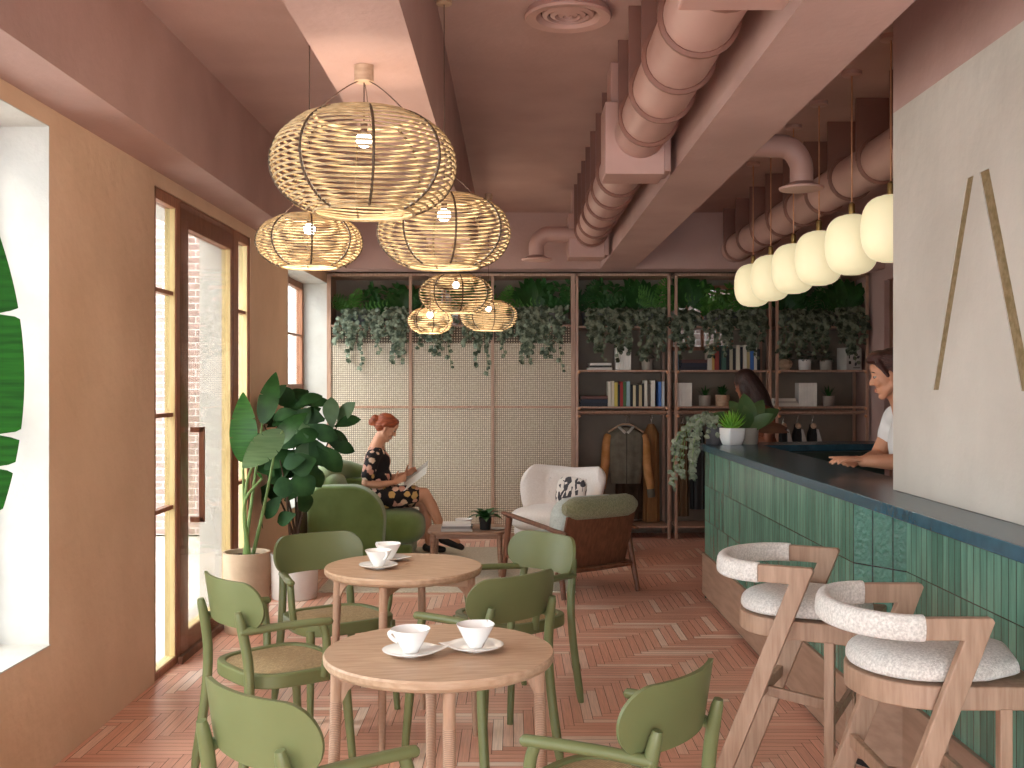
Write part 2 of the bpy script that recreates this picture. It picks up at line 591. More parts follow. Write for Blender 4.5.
mt['cane_seat'] = tile_mat('seat_cane', '#c9b088', '#b79d74', '#7f6b4c', .009, .009, .0012, .7, .7, streak=(50, 50, 1), wob=.15)

def stripe_mat(name, c1, c2, freq, rough=.6, bump=.4):
    """cord wound round a leg: thin bands along z"""
    m, nt, N, L, out = new_mat(name)
    b = N.new('ShaderNodeBsdfPrincipled')
    L.new(b.outputs[0], out.inputs[0])
    b.inputs['Roughness'].default_value = rough
    tc = N.new('ShaderNodeTexCoord')
    wv = N.new('ShaderNodeTexWave')
    wv.bands_direction = 'Z'
    wv.inputs['Scale'].default_value = freq
    wv.inputs['Distortion'].default_value = .6
    L.new(tc.outputs['Object'], wv.inputs['Vector'])
    rp = N.new('ShaderNodeValToRGB')
    rp.color_ramp.elements[0].color = lin(c1)
    rp.color_ramp.elements[1].color = lin(c2)
    L.new(wv.outputs['Fac'], rp.inputs[0])
    L.new(rp.outputs[0], b.inputs['Base Color'])
    bp = N.new('ShaderNodeBump')
    bp.inputs['Strength'].default_value = bump
    bp.inputs['Distance'].default_value = .003
    L.new(wv.outputs['Fac'], bp.inputs['Height'])
    L.new(bp.outputs[0], b.inputs['Normal'])
    return m
mt['wrap'] = stripe_mat('cord_wrap', '#94745e', '#bd987e', 60)

def spots_mat(name, dark, cols, scale, thr=.42):
    """flower print: blotches of several colours on a dark cloth"""
    m, nt, N, L, out = new_mat(name)
    b = N.new('ShaderNodeBsdfPrincipled')
    L.new(b.outputs[0], out.inputs[0])
    b.inputs['Roughness'].default_value = .9
    tc = N.new('ShaderNodeTexCoord')
    vo = N.new('ShaderNodeTexVoronoi')
    vo.inputs['Scale'].default_value = scale
    L.new(tc.outputs['Object'], vo.inputs['Vector'])
    nz = N.new('ShaderNodeTexNoise')
    nz.inputs['Scale'].default_value = scale * 2.2
    L.new(tc.outputs['Object'], nz.inputs['Vector'])
    ad = N.new('ShaderNodeMath')
    ad.operation = 'MULTIPLY_ADD'
    ad.inputs[1].default_value = .5
    L.new(nz.outputs['Fac'], ad.inputs[0])
    L.new(vo.outputs['Distance'], ad.inputs[2])
    r1 = N.new('ShaderNodeValToRGB')
    r1.color_ramp.elements[0].position = thr + .12
    r1.color_ramp.elements[1].position = thr + .2
    L.new(ad.outputs[0], r1.inputs[0])
    r2 = N.new('ShaderNodeValToRGB')
    r2.color_ramp.interpolation = 'CONSTANT'
    el = r2.color_ramp.elements
    el[0].color = lin(cols[0])
    el[1].position = .99
    el[1].color = lin(cols[-1])
    for i, c in enumerate(cols[1:], 1):
        e = el.new(i / len(cols)); e.color = lin(c)
    sp = N.new('ShaderNodeSeparateColor')
    L.new(vo.outputs['Color'], sp.inputs[0])
    L.new(sp.outputs[0], r2.inputs[0])
    mx = N.new('ShaderNodeMix')
    mx.data_type = 'RGBA'
    L.new(r1.outputs[0], mx.inputs[0])
    L.new(r2.outputs[0], mx.inputs[6])
    mx.inputs[7].default_value = lin(dark)
    L.new(mx.outputs[2], b.inputs['Base Color'])
    return m
mt['dress'] = spots_mat('floral_cloth', '#191113', ['#d8a893', '#c58f7c', '#e0b8a0', '#e2c4a8', '#a9775f', '#191113', '#c9a060'], 15, .56)
def shard_mat():
    m, nt, N, L, out = new_mat('shard_print')
    b = N.new('ShaderNodeBsdfPrincipled')
    b.inputs['Roughness'].default_value = .9
    tc = N.new('ShaderNodeTexCoord')
    mp = N.new('ShaderNodeMapping')
    mp.inputs['Scale'].default_value = (1, .55, 1)
    mp.inputs['Rotation'].default_value = (0, 0, .6)
    vo = N.new('ShaderNodeTexVoronoi')
    vo.inputs['Scale'].default_value = 40
    rp = N.new('ShaderNodeValToRGB')
    rp.color_ramp.interpolation = 'CONSTANT'
    rp.color_ramp.elements[0].color = lin('#47454a')
    rp.color_ramp.elements[1].position = .4
    rp.color_ramp.elements[1].color = lin('#e6dfd8')
    sp = N.new('ShaderNodeSeparateColor')
    L.new(tc.outputs['Object'], mp.inputs[0])
    L.new(mp.outputs[0], vo.inputs['Vector'])
    L.new(vo.outputs['Color'], sp.inputs[0])
    L.new(sp.outputs[0], rp.inputs[0])
    L.new(rp.outputs[0], b.inputs['Base Color'])
    L.new(b.outputs[0], out.inputs[0])
    return m
mt['pattern'] = shard_mat()
def uvbox(mb, i0):
    """metre UVs for the faces from index i0 on, by dominant normal"""
    for fi in range(i0, len(mb.f)):
        ps = [V(mb.v[i]) for i in mb.f[fi]]
        n = (ps[1] - ps[0]).cross(ps[-1] - ps[0])
        n = V((abs(n.x), abs(n.y), abs(n.z)))
        if n.z > n.x and n.z > n.y:
            mb.uv[fi] = [(p.x, p.y) for p in ps]
        elif n.x > n.y:
            mb.uv[fi] = [(p.y, p.z) for p in ps]
        else:
            mb.uv[fi] = [(p.x, p.z) for p in ps]
    return mb
# ------------------------------------------------------------------ the room
LX, RX, BY, FY = -1.86, 3.58, 11.05, -2.6
CZ, BZ = 3.20, 2.66          # ceiling slab, underside of the beams
rnd = random.Random(4)

def floor():
    w, n = .046, 9
    Lp = w * n
    mb = MB()
    x0, x1, y0, y1 = LX - .3, RX, FY, BY + .02
    mb.bx(x0, x1, y0, y1, -.08, -.004, 1)
    mb.fa = {i: 0 for i in range(len(mb.f))}
    g = .0011
    ni = int((y1 - y0) / w) + 2 * n
    nk = int((x1 - x0 + (y1 - y0)) / (2 * Lp)) + 3
    def plank(a, b, c, d, vert):
        if c <= x0 or a >= x1 or d <= y0 or b >= y1:
            return
        a2, b2, c2, d2 = max(a, x0), max(b, y0), min(c, x1), min(d, y1)
        fi = len(mb.f)
        mb.add([(a2 + g, b2 + g, 0), (c2 - g, b2 + g, 0), (c2 - g, d2 - g, 0), (a2 + g, d2 - g, 0)], [(0, 1, 2, 3)], 0)
        o = (rnd.random() * 40, rnd.random() * 40)
        if vert:
            mb.uv[fi] = [(o[0] + q[1], o[1] + q[0]) for q in ((a2, b2), (c2, b2), (c2, d2), (a2, d2))]
        else:
            mb.uv[fi] = [(o[0] + q[0], o[1] + q[1]) for q in ((a2, b2), (c2, b2), (c2, d2), (a2, d2))]
        r = rnd.random()
        mb.fa[fi] = .25 + .5 * r if r < .82 else .75 + 1.4 * (r - .82)
    for j in range(-2 * n, ni):
        y = y0 + j * w
        for k in range(-nk, nk):
            x = x0 + (j + 2 * n * k) * w
            plank(x, y, x + Lp, y + w, False)
            plank(x + Lp, y + w - Lp, x + Lp + w, y + w, True)
    return struct(mb.build('floor', [mt['floor'], mt['floor_gap']], smooth=False))
floor()

struct(MB().bx(LX - .35, RX + .3, FY - .2, BY + .2, CZ, CZ + .15).build('ceiling', mt['pink'], smooth=False))

# left wall with its openings
OW = [(-1.1, .25, .5, 2.585), (.6, 4.25, .5, 2.585), (5.5, 7.51, 0, 2.586), (8.76, 10.63, .5, 2.56)]
mb = MB()
WX = LX - .36
y = FY - .2
for a, b, z0, z1 in OW:
    mb.bx(WX, LX, y, a, 0, CZ)
    if z0 > 0:
        mb.bx(WX, LX, a, b, 0, z0)
    mb.bx(WX, LX, a, b, z1, CZ)
    y = b
mb.bx(WX, LX, y, BY + .2, 0, CZ)
struct(mb.build('wall_left', mt['clay'], smooth=False))
# white plastered reveals
for i, (a, b, z0, z1) in enumerate(OW):
    mb = MB()
    t = .004
    e = LX + .001 if z0 else LX - .08
    mb.bx(WX, e, a, a + t, z0, z1).bx(WX, e, b - t, b, z0, z1).bx(WX, e, a, b, z1 - t, z1).bx(WX, LX + (.006 if z0 else -.08), a, b, z0, z0 + .006)
    struct(mb.build('trim_%d' % (i + 1), mt['white'], smooth=False))

def window(n, a, b, z0, z1, mull):
    x = LX - .24
    fr = MB()
    f = .065
    fr.bx(x - .06, x, a + .004, a + f, z0, z1).bx(x - .06, x, b - f, b - .004, z0, z1).bx(x - .06, x, a, b, z0, z0 + f).bx(x - .06, x, a, b, z1 - f, z1)
    for m in mull:
        fr.bx(x - .055, x + .004, m - .03, m + .03, z0, z1)
    o = struct(fr.build('window_%d' % n, mt['door_wood'], smooth=False, bevel=.004))
    bars = MB()
    bars.bx(x - .05, x + .002, a, b, 1.49, 1.55).bx(x - .035, x - .01, a, b, 2.02, 2.04)
    bars.build('glazing_bar', mt['door_wood'], o, smooth=False)
    MB().bx(x - .032, x - .026, a + .02, b - .02, z0 + .02, z1 - .02).build('glass_pane', mt['glass'], o, smooth=False)
window(1, -1.1, .25, .5, 2.58, [])  # unseen window, added to let sky light in
window(2, .6, 4.25, .5, 2.58, [1.8, 3.03])
window(3, 8.76, 10.63, .5, 2.555, [9.7])

# shopfront: two sidelights and the glazed door between them
def shopfront():
    x0, x1 = LX - .07, LX - .004
    zt = 2.582
    fr = MB()
    fr.bx(x0, x1, 5.5, 5.535, 0, zt).bx(x0, x1, 7.46, 7.51, 0, zt)
    fr.bx(x0, x1, 5.87, 6.09, 0, zt).bx(x0, x1, 7.02, 7.2, 0, zt)
    fr.bx(x0, x1, 5.5, 5.87, 2.52, zt).bx(x0, x1, 7.2, 7.5, 2.52, zt).bx(x0, x1, 6.09, 7.02, 2.44, zt)
    fr.bx(x0, x1, 5.5, 5.87, 0, .04).bx(x0, x1, 7.2, 7.5, 0, .04).bx(x0, x1, 6.09, 7.02, 0, .135)
    o = struct(fr.build('door_1', mt['door_wood'], smooth=False, bevel=.003))
    jl = MB()     # pale inner linings of the openings
    for yy in (5.868, 7.018, 7.458):
        jl.bx(LX - .066, LX - .012, yy - .003, yy + .004, .04, 2.52 if yy != 7.018 else 2.44)
    jl.bx(LX - .066, LX - .012, 5.53, 5.87, .035, .045)
    jl.bx(LX - .066, LX - .012, 6.09, 7.02, .13, .14)
    jl.build('jamb_lining', pm('pale_timber', '#dcc28c', '#cfb47c', scale=3, rough=.5, stretch=(18, 18, 2)), o, smooth=False)
    gb = MB()
    for z in (.71, 1.2, 1.62, 2.08) :
        pass
    for z in (.87, 1.38, 2.05):
        gb.bx(LX - .06, LX - .02, 5.53, 5.87, z - .011, z + .011).bx(LX - .06, LX - .02, 7.2, 7.46, z - .011, z + .011)
    gb.build('glazing_bar', mt['door_wood'], o, smooth=False)
    MB().bx(LX - .045, LX - .039, 5.53, 5.87, .04, 2.52).build('glass_pane', mt['glass'], o, smooth=False)
    MB().bx(LX - .045, LX - .039, 7.2, 7.46, .04, 2.52).build('glass_pane', mt['glass'], o, smooth=False)
    MB().bx(LX - .045, LX - .039, 6.09, 7.02, .13, 2.44).build('glass_pane', mt['glass'], o, smooth=False)
    # plain sliding glass leaf on the room side with a slim bottom rail
    t = thing('sliding_glass_door', 'clear sliding glass door leaf in front of the brown shopfront frame', 'glass door', (LX + .02, 6.42, 0))
    MB().bx(-.005, .005, -.55, .55, .035, 2.56).build('glass_leaf', mt['glass_door'], t, smooth=False)
    MB().bx(-.012, .012, -.56, .55, .0, .04).build('bottom_rail', mt['walnut'], t, smooth=False)
    h = MB()
    h.bx(.055, .085, -.40, -.375, .765, 1.305)
    h.bx(.005, .085, -.40, -.375, 1.275, 1.305).bx(.005, .085, -.40, -.375, .765, .795)
    h.build('pull_handle', mt['door_wood'], t, smooth=False, bevel=.004)
shopfront()

# beams
def beam(n, x0, x1, y0, y1, z0=BZ, z1=CZ, m='pink'):
    struct(MB().bx(x0, x1, y0, y1, z0, z1).build('ceiling_beam_%d' % n, mt[m], smooth=False))
beam(1, LX, -1.60, FY, 10.2)
beam(2, -.667, -.33, FY, 10.2)
beam(3, .84, 1.165, FY, 10.2)
beam(4, LX, RX, 10.2, 10.5)
# back wall, right wall, wall behind the camera (unseen; its opening is shaped to add fill light)
mb = MB()
WB = [(-1.22, -.3), (.4, .52), (1.62, 2.22)]
xx = LX
for a, b in [(-1.2, -.35), (1.66, 2.3)]:
    mb.bx(xx, a, BY, BY + .2, -.15, CZ)
    mb.bx(a, b, BY, BY + .2, -.15, 1.9).bx(a, b, BY, BY + .2, 2.58, CZ)
    xx = b
mb.bx(xx, RX, BY, BY + .2, -.15, CZ)
struct(mb.build('wall_back', mt['backwall'], smooth=False))
for i, (a, b) in enumerate([(-1.2, -.35), (1.66, 2.3)]):
    fr = MB()
    fr.bx(a, b, BY + .03, BY + .07, 1.9, 1.94).bx(a, b, BY + .03, BY + .07, 2.54, 2.58)
    k = a
    while k < b + .01:
        fr.bx(k - .014, k + .014, BY + .03, BY + .07, 1.9, 2.58)
        k += .16
    w = struct(fr.build('window_%d' % (4 + i), mt['door_wood'], smooth=False))
    MB().bx(a, b, BY + .048, BY + .052, 1.92, 2.56).build('glass_pane', mt['glass'], w, smooth=False)
mb = MB()
mb.bx(RX, RX + .2, FY - .2, 9.55, 0, CZ).bx(RX, RX + .2, 9.55, 10.22, 2.55, CZ).bx(RX, RX + .2, 10.22, BY + .2, 0, CZ)
struct(mb.build('wall_right', mt['pink'], smooth=False))
d = struct(MB().bx(RX + .05, RX + .09, 9.55, 10.22, 0, 2.55).build('door_2', mt['walnut'], smooth=False))
MB().bx(RX + .02, RX + .05, 9.62, 9.65, 1.0, 1.06).build('door_handle', mt['brass'], d, smooth=False)
mb = MB()
mb.bx(LX, RX, FY - .2, FY, 0, .06).bx(LX, RX, FY - .2, FY, 2.35, CZ)
for a, b in ((LX, LX + .12), (.0, .08), (RX - 1.9, RX)):
    mb.bx(a, b, FY - .2, FY, 0, CZ)
struct(mb.build('wall_front', mt['clay'], smooth=False))

# partition with the letter cut into it; pink bulkhead above
PX, PY = 1.56, 4.35
def partition():
    def q(z_y, h):
        return (z_y, h)
    yt, zb, zt = FY, 1.117, BZ
    outer = [(PY, zb), (PY, zt), (yt, zt), (yt, zb)]
    h1 = [(3.59, 2.257), (3.645, 2.257), (3.94, 1.528), (3.885, 1.528)]
    h2 = [(3.475, 2.257), (3.545, 2.257), (3.255, 1.528), (3.185, 1.528)]
    loops = [outer, h1, h2]
    pts = [p for l in loops for p in l]
    tris = tessellate_polygon([[V((a, b, 0)) for a, b in l] for l in loops])
    mb = MB()
    mb.add([(PX, a, b) for a, b in pts], [tuple(t) for t in tris])
    dep = .011
    for l in (h1, h2):
        vs = [(PX, a, b) for a, b in l] + [(PX + dep, a, b) for a, b in l]
        mb.add(vs, [(i, (i + 1) % 4, 4 + (i + 1) % 4, 4 + i) for i in range(4)] + [(4, 5, 6, 7)])
    t = .17
    mb.add([(PX, PY, zb), (PX, PY, zt), (PX + t, PY, zt), (PX + t, PY, zb)], [(0, 1, 2, 3)])
    mb.add([(PX + t, PY, zb), (PX + t, PY, zt), (PX + t, yt, zt), (PX + t, yt, zb)], [(0, 1, 2, 3)])
    mb.add([(PX, PY, zb), (PX + t, PY, zb), (PX + t, yt, zb), (PX, yt, zb)], [(0, 1, 2, 3)])
    mb.add([(PX, PY, zt), (PX + t, PY, zt), (PX + t, yt, zt), (PX, yt, zt)], [(0, 1, 2, 3)])
    struct(mb.build('wall_partition', mt['stone'], smooth=False, recalc=True))
    struct(MB().bx(PX, PX + t, yt, PY, BZ, CZ).build('ceiling_beam_5', mt['pink'], smooth=False))
    o = thing('wall_letter', 'tall bronze letter of two slanting strokes set into the pale plaster wall above the bar', 'letter', (PX, 3.56, 1.528))
    for l in (h1, h2):
        s = MB()
        s.prism([(a - 3.56, b - 1.528) for a, b in l], (dep - .007, 0, 0), (0, 1, 0), (0, 0, 1), (.006, 0, 0))
        s.build('letter_stroke', mt['letter'], o, smooth=False)
partition()

# ------------------------------------------------------------------ outside
struct(MB().bx(-14, WX, FY - 8, 20, -.12, -.02).build('pavement', mt['pave'], smooth=False))
mb = MB().bx(-7.5, -2.7, 10.9, 11.2, 0, 3.27)
uvbox(mb, 0)
o = mb.build('brick_wall_outside', mt['brick'], smooth=False)
struct(o)
struct(MB().bx(-9, 4.5, 14.5, 14.8, 0, 5.5).build('facade_outside', mt['facade'], smooth=False))
mb = MB().bx(-2.4, 4.2, 11.75, 11.95, 0, 3.6)
uvbox(mb, 0)
struct(mb.build('brick_wall_outside_back', mt['brick'], smooth=False))

# ------------------------------------------------------------------ ducts
def duct(name, label, x, z, r, y0, y1, step, plates=True):
    t = thing(name, label, 'air duct', (x, y0, z))
    MB().tube([(0, 0, 0), (0, y1 - y0, 0)], r, 28).build('pipe', mt['duct'], t)
    k = .25
    while k < y1 - y0:
        m = MB()
        ring = [(math.cos(2 * PI * i / 28) * (r + .004), k, math.sin(2 * PI * i / 28) * (r + .004)) for i in range(28)]
        m.tube(ring, .016, 6, closed=True)
        m.build('clamp_ring', mt['strap'], t)
        if plates:
            MB().bx(-r - .015, r + .015, k + .012, k + .03, 0, CZ - z).build('hanger_plate', mt['strap'], t, smooth=False)
        k += step
    return t
dz, dx = 2.83, .65
d = duct('air_duct', 'round pink air duct with clamp rings running beside the middle ceiling beam', dx, dz, .13, 1.6, 9.1, .46)
def damper(y, L, par):
    m = MB()
    m.bx(-.18, .125, y, y + L, -.21, .16)
    m.bx(-.15, .16, y + .03, y + L - .03, -.19, CZ - dz)
    m.build('damper_box', mt['duct'], par, smooth=False, bevel=.006)
damper(2.62 - 1.6, .42, d)
damper(5.4 - 1.6, .27, d)
damper(8.95 - 1.6, .3, d)
pts = spline([(dx - .1, 9.0, 2.82), (.38, 9.0, 2.82), (.27, 9.0, 2.815), (.205, 9.0, 2.75), (.2, 9.0, 2.66), (.2, 9.0, 2.62)], 5)
b = thing('duct_outlet', 'pink elbow pipe with flared outlet at the end of the ceiling duct', 'air duct', (0, 0, 0))
MB().tube(pts, .066, 18).build('elbow_pipe', mt['duct'], b)
MB().lathe([(.066, .03), (.10, .01), (.128, 0), (.124, -.012), (.07, -.012)], (.2, 9.0, 2.61), 24).build('outlet_flange', mt['duct'], b)
duct('air_duct', 'round pink air duct with clamp rings along the wall behind the bar', 2.12, 2.84, .125, 4.2, 10.15, .55)
pts = spline([(1.2, 6.1, 2.92), (1.5, 6.1, 2.92), (1.6, 6.1, 2.9), (1.655, 6.1, 2.82), (1.66, 6.1, 2.74), (1.66, 6.1, 2.69)], 5)
b = thing('duct_outlet', 'pink elbow pipe with flared outlet above the globe lamps', 'air duct', (0, 0, 0))
MB().tube(pts, .066, 18).build('elbow_pipe', mt['duct'], b)
MB().lathe([(.066, .03), (.10, .01), (.128, 0), (.124, -.012), (.07, -.012)], (1.66, 6.1, 2.68), 24).build('outlet_flange', mt['duct'], b)
# ceiling diffuser
t = thing('ceiling_diffuser', 'round pink ceiling air diffuser of nested rings', 'air vent', (.243, 4.68, CZ))
MB().lathe([(.18, 0), (.192, -.03), (.186, -.04), (.142, -.035), (.128, -.02), (.126, -.004)], seg=40, cap0=False, cap1=False).build('rim', mt['duct'], t)
for r0 in (.105, .07, .036):
    MB().lathe([(r0 + .012, -.006), (r0 + .008, -.024), (r0 - .012, -.03), (r0 - .014, -.012)], seg=32, cap0=False, cap1=False).build('cone_ring', mt['duct'], t)
MB().lathe([(.125, -.002), (0.001, -.002)], seg=32).build('dark_throat', mt['strap'], t)
MB().ell((0, 0, -.016), (.016, .016, .012)).build('hub', mt['duct'], t)

# ------------------------------------------------------------------ bar
def bar_counter():
    t = thing('bar_counter', 'long bar clad in green upright tiles with a dark teal stone top', 'bar counter', (0, 0, 0))
    zt, zk = 1.07, .33
    H = zt - zk
    fp = [(1.39, 7.68), (1.39, 4.33), (1.53, 4.12), (1.53, FY + .5)]
    mb, gl, kk = MB(), MB(), MB()
    s = 0
    for i in range(3):
        a, b = V((*fp[i], 0)), V((*fp[i + 1], 0))
        L = (b - a).length
        tgt = gl if i == 1 else mb
        fi = len(tgt.f)
        tgt.add([a + V((0, 0, zk)), b + V((0, 0, zk)), b + V((0, 0, zt)), a + V((0, 0, zt))], [(0, 1, 2, 3)])
        s0 = 0 if i == 1 else s
        tgt.uv[fi] = [(s0, .01), (s0 + L, .01), (s0 + L, .01 + H), (s0, .01 + H)]
        s += L
    # far end face
    fi = len(mb.f)
    mb.add([(1.39, 7.68, 0.0), (1.7, 7.72, 0.0), (1.7, 7.72, zt), (1.39, 7.68, zt)], [(0, 1, 2, 3)])
    mb.uv[fi] = [(0, 0), (.3, 0), (.3, 1.07), (0, 1.07)]
    mb.build('tiled_front', mt['tile'], t, smooth=False)
    gl.build('tiled_corner', mt['tile_gloss'], t, smooth=False)
    poly = [(1.392, 7.67), (1.392, 4.33), (1.532, 4.12), (1.532, FY + .5), (1.73, FY + .5), (1.73, 7.4), (2.66, 7.6), (2.66, 7.9), (1.7, 7.7)]
    MB().prism([(a + .004, b) for a, b in poly], (0, 0, zk + .002), (1, 0, 0), (0, 1, 0), (0, 0, zt - zk - .004)).build('carcass', mt['carcass'], t, smooth=False)
    k = .018
    kp = [(1.39 - k, 7.69), (1.39 - k, 4.325), (1.53 - k, 4.112), (1.53 - k, FY + .5), (1.73, FY + .5), (1.73, 7.4), (2.66, 7.6), (2.66, 7.9), (1.7, 7.73)]
    MB().prism(kp, (0, 0, .035), (1, 0, 0), (0, 1, 0), (0, 0, zk - .035)).build('kick_panel', mt['panel_wood'], t, smooth=False, bevel=.003)
    kp2 = [(a + (.03 if i < 4 else 0), b) for i, (a, b) in enumerate(kp)]
    MB().prism(kp2, (0, 0, 0), (1, 0, 0), (0, 1, 0), (0, 0, .036)).build('plinth', mt['black'], t, smooth=False)
    cp = [(1.36, 7.8), (1.36, FY + .5), (1.776, FY + .5), (1.776, 7.5), (2.7, 7.7), (2.75, 8.12)]
    MB().prism(cp, (0, 0, zt), (1, 0, 0), (0, 1, 0), (0, 0, .046)).build('counter_top', mt['counter'], t, smooth=False, bevel=.003)
bar_counter()
# ------------------------------------------------------------------ rattan pendants
def rattan(label, X, Y, Z, Dm, hgt, top, wires=True):
    t = thing('rattan_pendant', label, 'pendant lamp', (X, Y, Z), 0, 'woven rattan pendant lamps')
    Rm, h = Dm / 2, hgt / 2
    n = 23 if Y < 4 else 21 if Y < 6 else 16
    sh = MB()
    prof = []
    for i in range(n):
        a = -1.12 + 2.24 * i / (n - 1)
        prof.append((Rm * math.cos(a) ** .74, h * math.sin(a) / math.sin(1.12)))
    rr = .0042 * (Dm / .6) ** .5
    for i, (r, z) in enumerate(prof):
        seg = 44
        sh.tube([(r * math.cos(2 * PI * k / seg), r * math.sin(2 * PI * k / seg), z + .002 * math.sin(5 * 2 * PI * k / seg + i)) for k in range(seg)], rr, 5, closed=True)
    sh.build('rattan_shade', mt['rattan'], t)
    for k in range(8):
        a = 2 * PI * (k + .3) / 8
        p = [((r + rr * .7) * math.cos(a), (r + rr * .7) * math.sin(a), z) for r, z in prof]
        MB().tube(p, rr * 1.1, 6).build('rib', mt['rattan_dark'], t)
    for z, r in ((h, prof[-1][0]), (-h, prof[0][0])):
        m = MB()
        m.tube([(r * math.cos(2 * PI * k / 40), r * math.sin(2 * PI * k / 40), z) for k in range(40)], rr * 1.5, 6, closed=True)
        m.build('end_hoop', mt['rattan'], t)
    rt = prof[-1][0]
    bz = h * .52
    ct = top - Z
    MB().tube([(0, 0, bz + .04), (0, 0, ct)], .0025, 6).build('cord', mt['cord'], t)
    hub = min(h + .1 * Dm / .6 + .02, ct - .05)
    for k in range(3):
        a = 2 * PI * k / 3 + PI / 2 + .0
        MB().tube(arc((rt * math.cos(a), rt * math.sin(a), h), (rt * .25 * math.cos(a), rt * .25 * math.sin(a), hub), (0, 0, hub), 8), .0022, 5).build('hanging_wire', mt['cord'], t)
    MB().lathe([(.001, ct), (.034, ct), (.034, ct - .055), (.03, ct - .058), (.001, ct - .058)], seg=20, cap0=False, cap1=False).build('ceiling_rose', mt['oak'], t)
    MB().lathe([(.0125, bz + .06), (.0125, bz + .02)], seg=14).build('lamp_holder', mt['cord'], t)
    rb = .028 if Dm > .5 else .026
    MB().ell((0, 0, bz), (rb, rb, rb), seg=18, rings=12).build('bulb', mt['bulb'], t)
    return t
rattan('broad woven rattan pendant, largest of all, on a wooden rose under the beam', -.52, 3.7, 2.315, .64, .335, BZ)
rattan('round woven rattan pendant behind the largest one, hung beside the beam', -.289, 4.45, 2.185, .555, .285, CZ)
rattan('flat woven rattan pendant hung in the bay beside the window wall', -.889, 4.63, 2.17, .455, .215, CZ)
rattan('woven rattan pendant highest of the small cluster in front of the cane wall', -.452, 8.4, 2.26, .585, .285, BZ)
rattan('woven rattan pendant of the far cluster on the side of the bookshelves', -.2126, 9.2, 2.14, .5, .245, CZ)
rattan('smallest woven rattan pendant, lowest of the far cluster', -.665, 8.5, 2.055, .36, .19, BZ)

# ------------------------------------------------------------------ opal globe lamps above the bar
GL = [7.9, 7.36, 6.765, 6.2, 5.6, 5.02]
ORD = ['globe lamp at the shelf end of the row above the bar', 'second globe lamp of the bar row counted from the shelves', 'third globe lamp of the bar row counted from the shelves',
       'fourth globe lamp of the bar row counted from the shelves', 'fifth globe lamp of the bar row, beside the last', 'globe lamp of the bar row half hidden by the pale wall']
g0 = thing('globe_pendant', 'cream ' + ORD[0], 'pendant lamp', (1.79, GL[0], 0), 0, 'opal globe lamps over the bar')
prof = []
for i in range(19):
    a = -PI / 2 + PI * i / 18
    e = .62
    prof.append((max(.139 * abs(math.cos(a)) ** e, .045), 2.285 + .157 * math.copysign(abs(math.sin(a)) ** .85, math.sin(a))))
MB().lathe(prof, seg=32).build('globe_shade', mt['opal'], g0)
MB().lathe([(.016, 2.44), (.018, 2.455), (.016, 2.50), (.006, 2.51)], seg=14).build('cap', mt['brass'], g0)
MB().tube([(0, 0, 2.5), (0, 0, CZ)], .004, 6).build('rod', mt['copper'], g0)
MB().lathe([(.05, CZ), (.05, CZ - .02), (.045, CZ - .024)], seg=20).build('ceiling_rose', mt['duct'], g0)
for y, l in zip(GL[1:], ORD[1:]):
    dup(g0, (1.79, y, 0), label='cream ' + l)
# ------------------------------------------------------------------ cafe tables
def round_table(label, X, Y, rot):
    t = thing('round_cafe_table', label, 'table', (X, Y, 0), R(rot), 'round oak cafe tables')
    MB().lathe([(.001, .702), (.328, .702), (.342, .708), (.349, .718), (.350, .733), (.346, .74), (.001, .74)], seg=72, cap0=False, cap1=False).build('tabletop', mt['oak'], t, ang=25)
    m = MB()
    m.bx(-.318, .318, -.012, .012, .655, .708)
    m.bx(-.0121, .0121, -.318, .318, .6551, .708)
    m.build('apron', mt['oak'], t, smooth=False, bevel=.003)
    for k in range(4):
        a = k * PI / 2
        ca, sa = math.cos(a), math.sin(a)
        g = MB()
        g.tube([(.308 * ca, .308 * sa, .704), (.31 * ca, .31 * sa, .6)], [.0185, .018], 14)
        g.prism([(.295, .704), (.295, .59), (.275, .63), (.21, .69), (.21, .704)], (-sa * -.01, ca * -.01, 0), (ca, sa, 0), (0, 0, 1), (-sa * .02, ca * .02, 0))
        lg = g.build('leg', mt['oak_up'], t)
        MB().tube([(.31 * ca, .31 * sa, .6), (.322 * ca, .322 * sa, .25), (.33 * ca, .33 * sa, .0)], [.0185, .0165, .0135], 14).build('cord_wrapping', mt['wrap'], lg)
round_table('round oak cafe table with two cups standing apart side by side', -.2246, 3.23, 9)
round_table('round oak cafe table farther in, its two cups one behind the other', -.488, 4.73, -10)

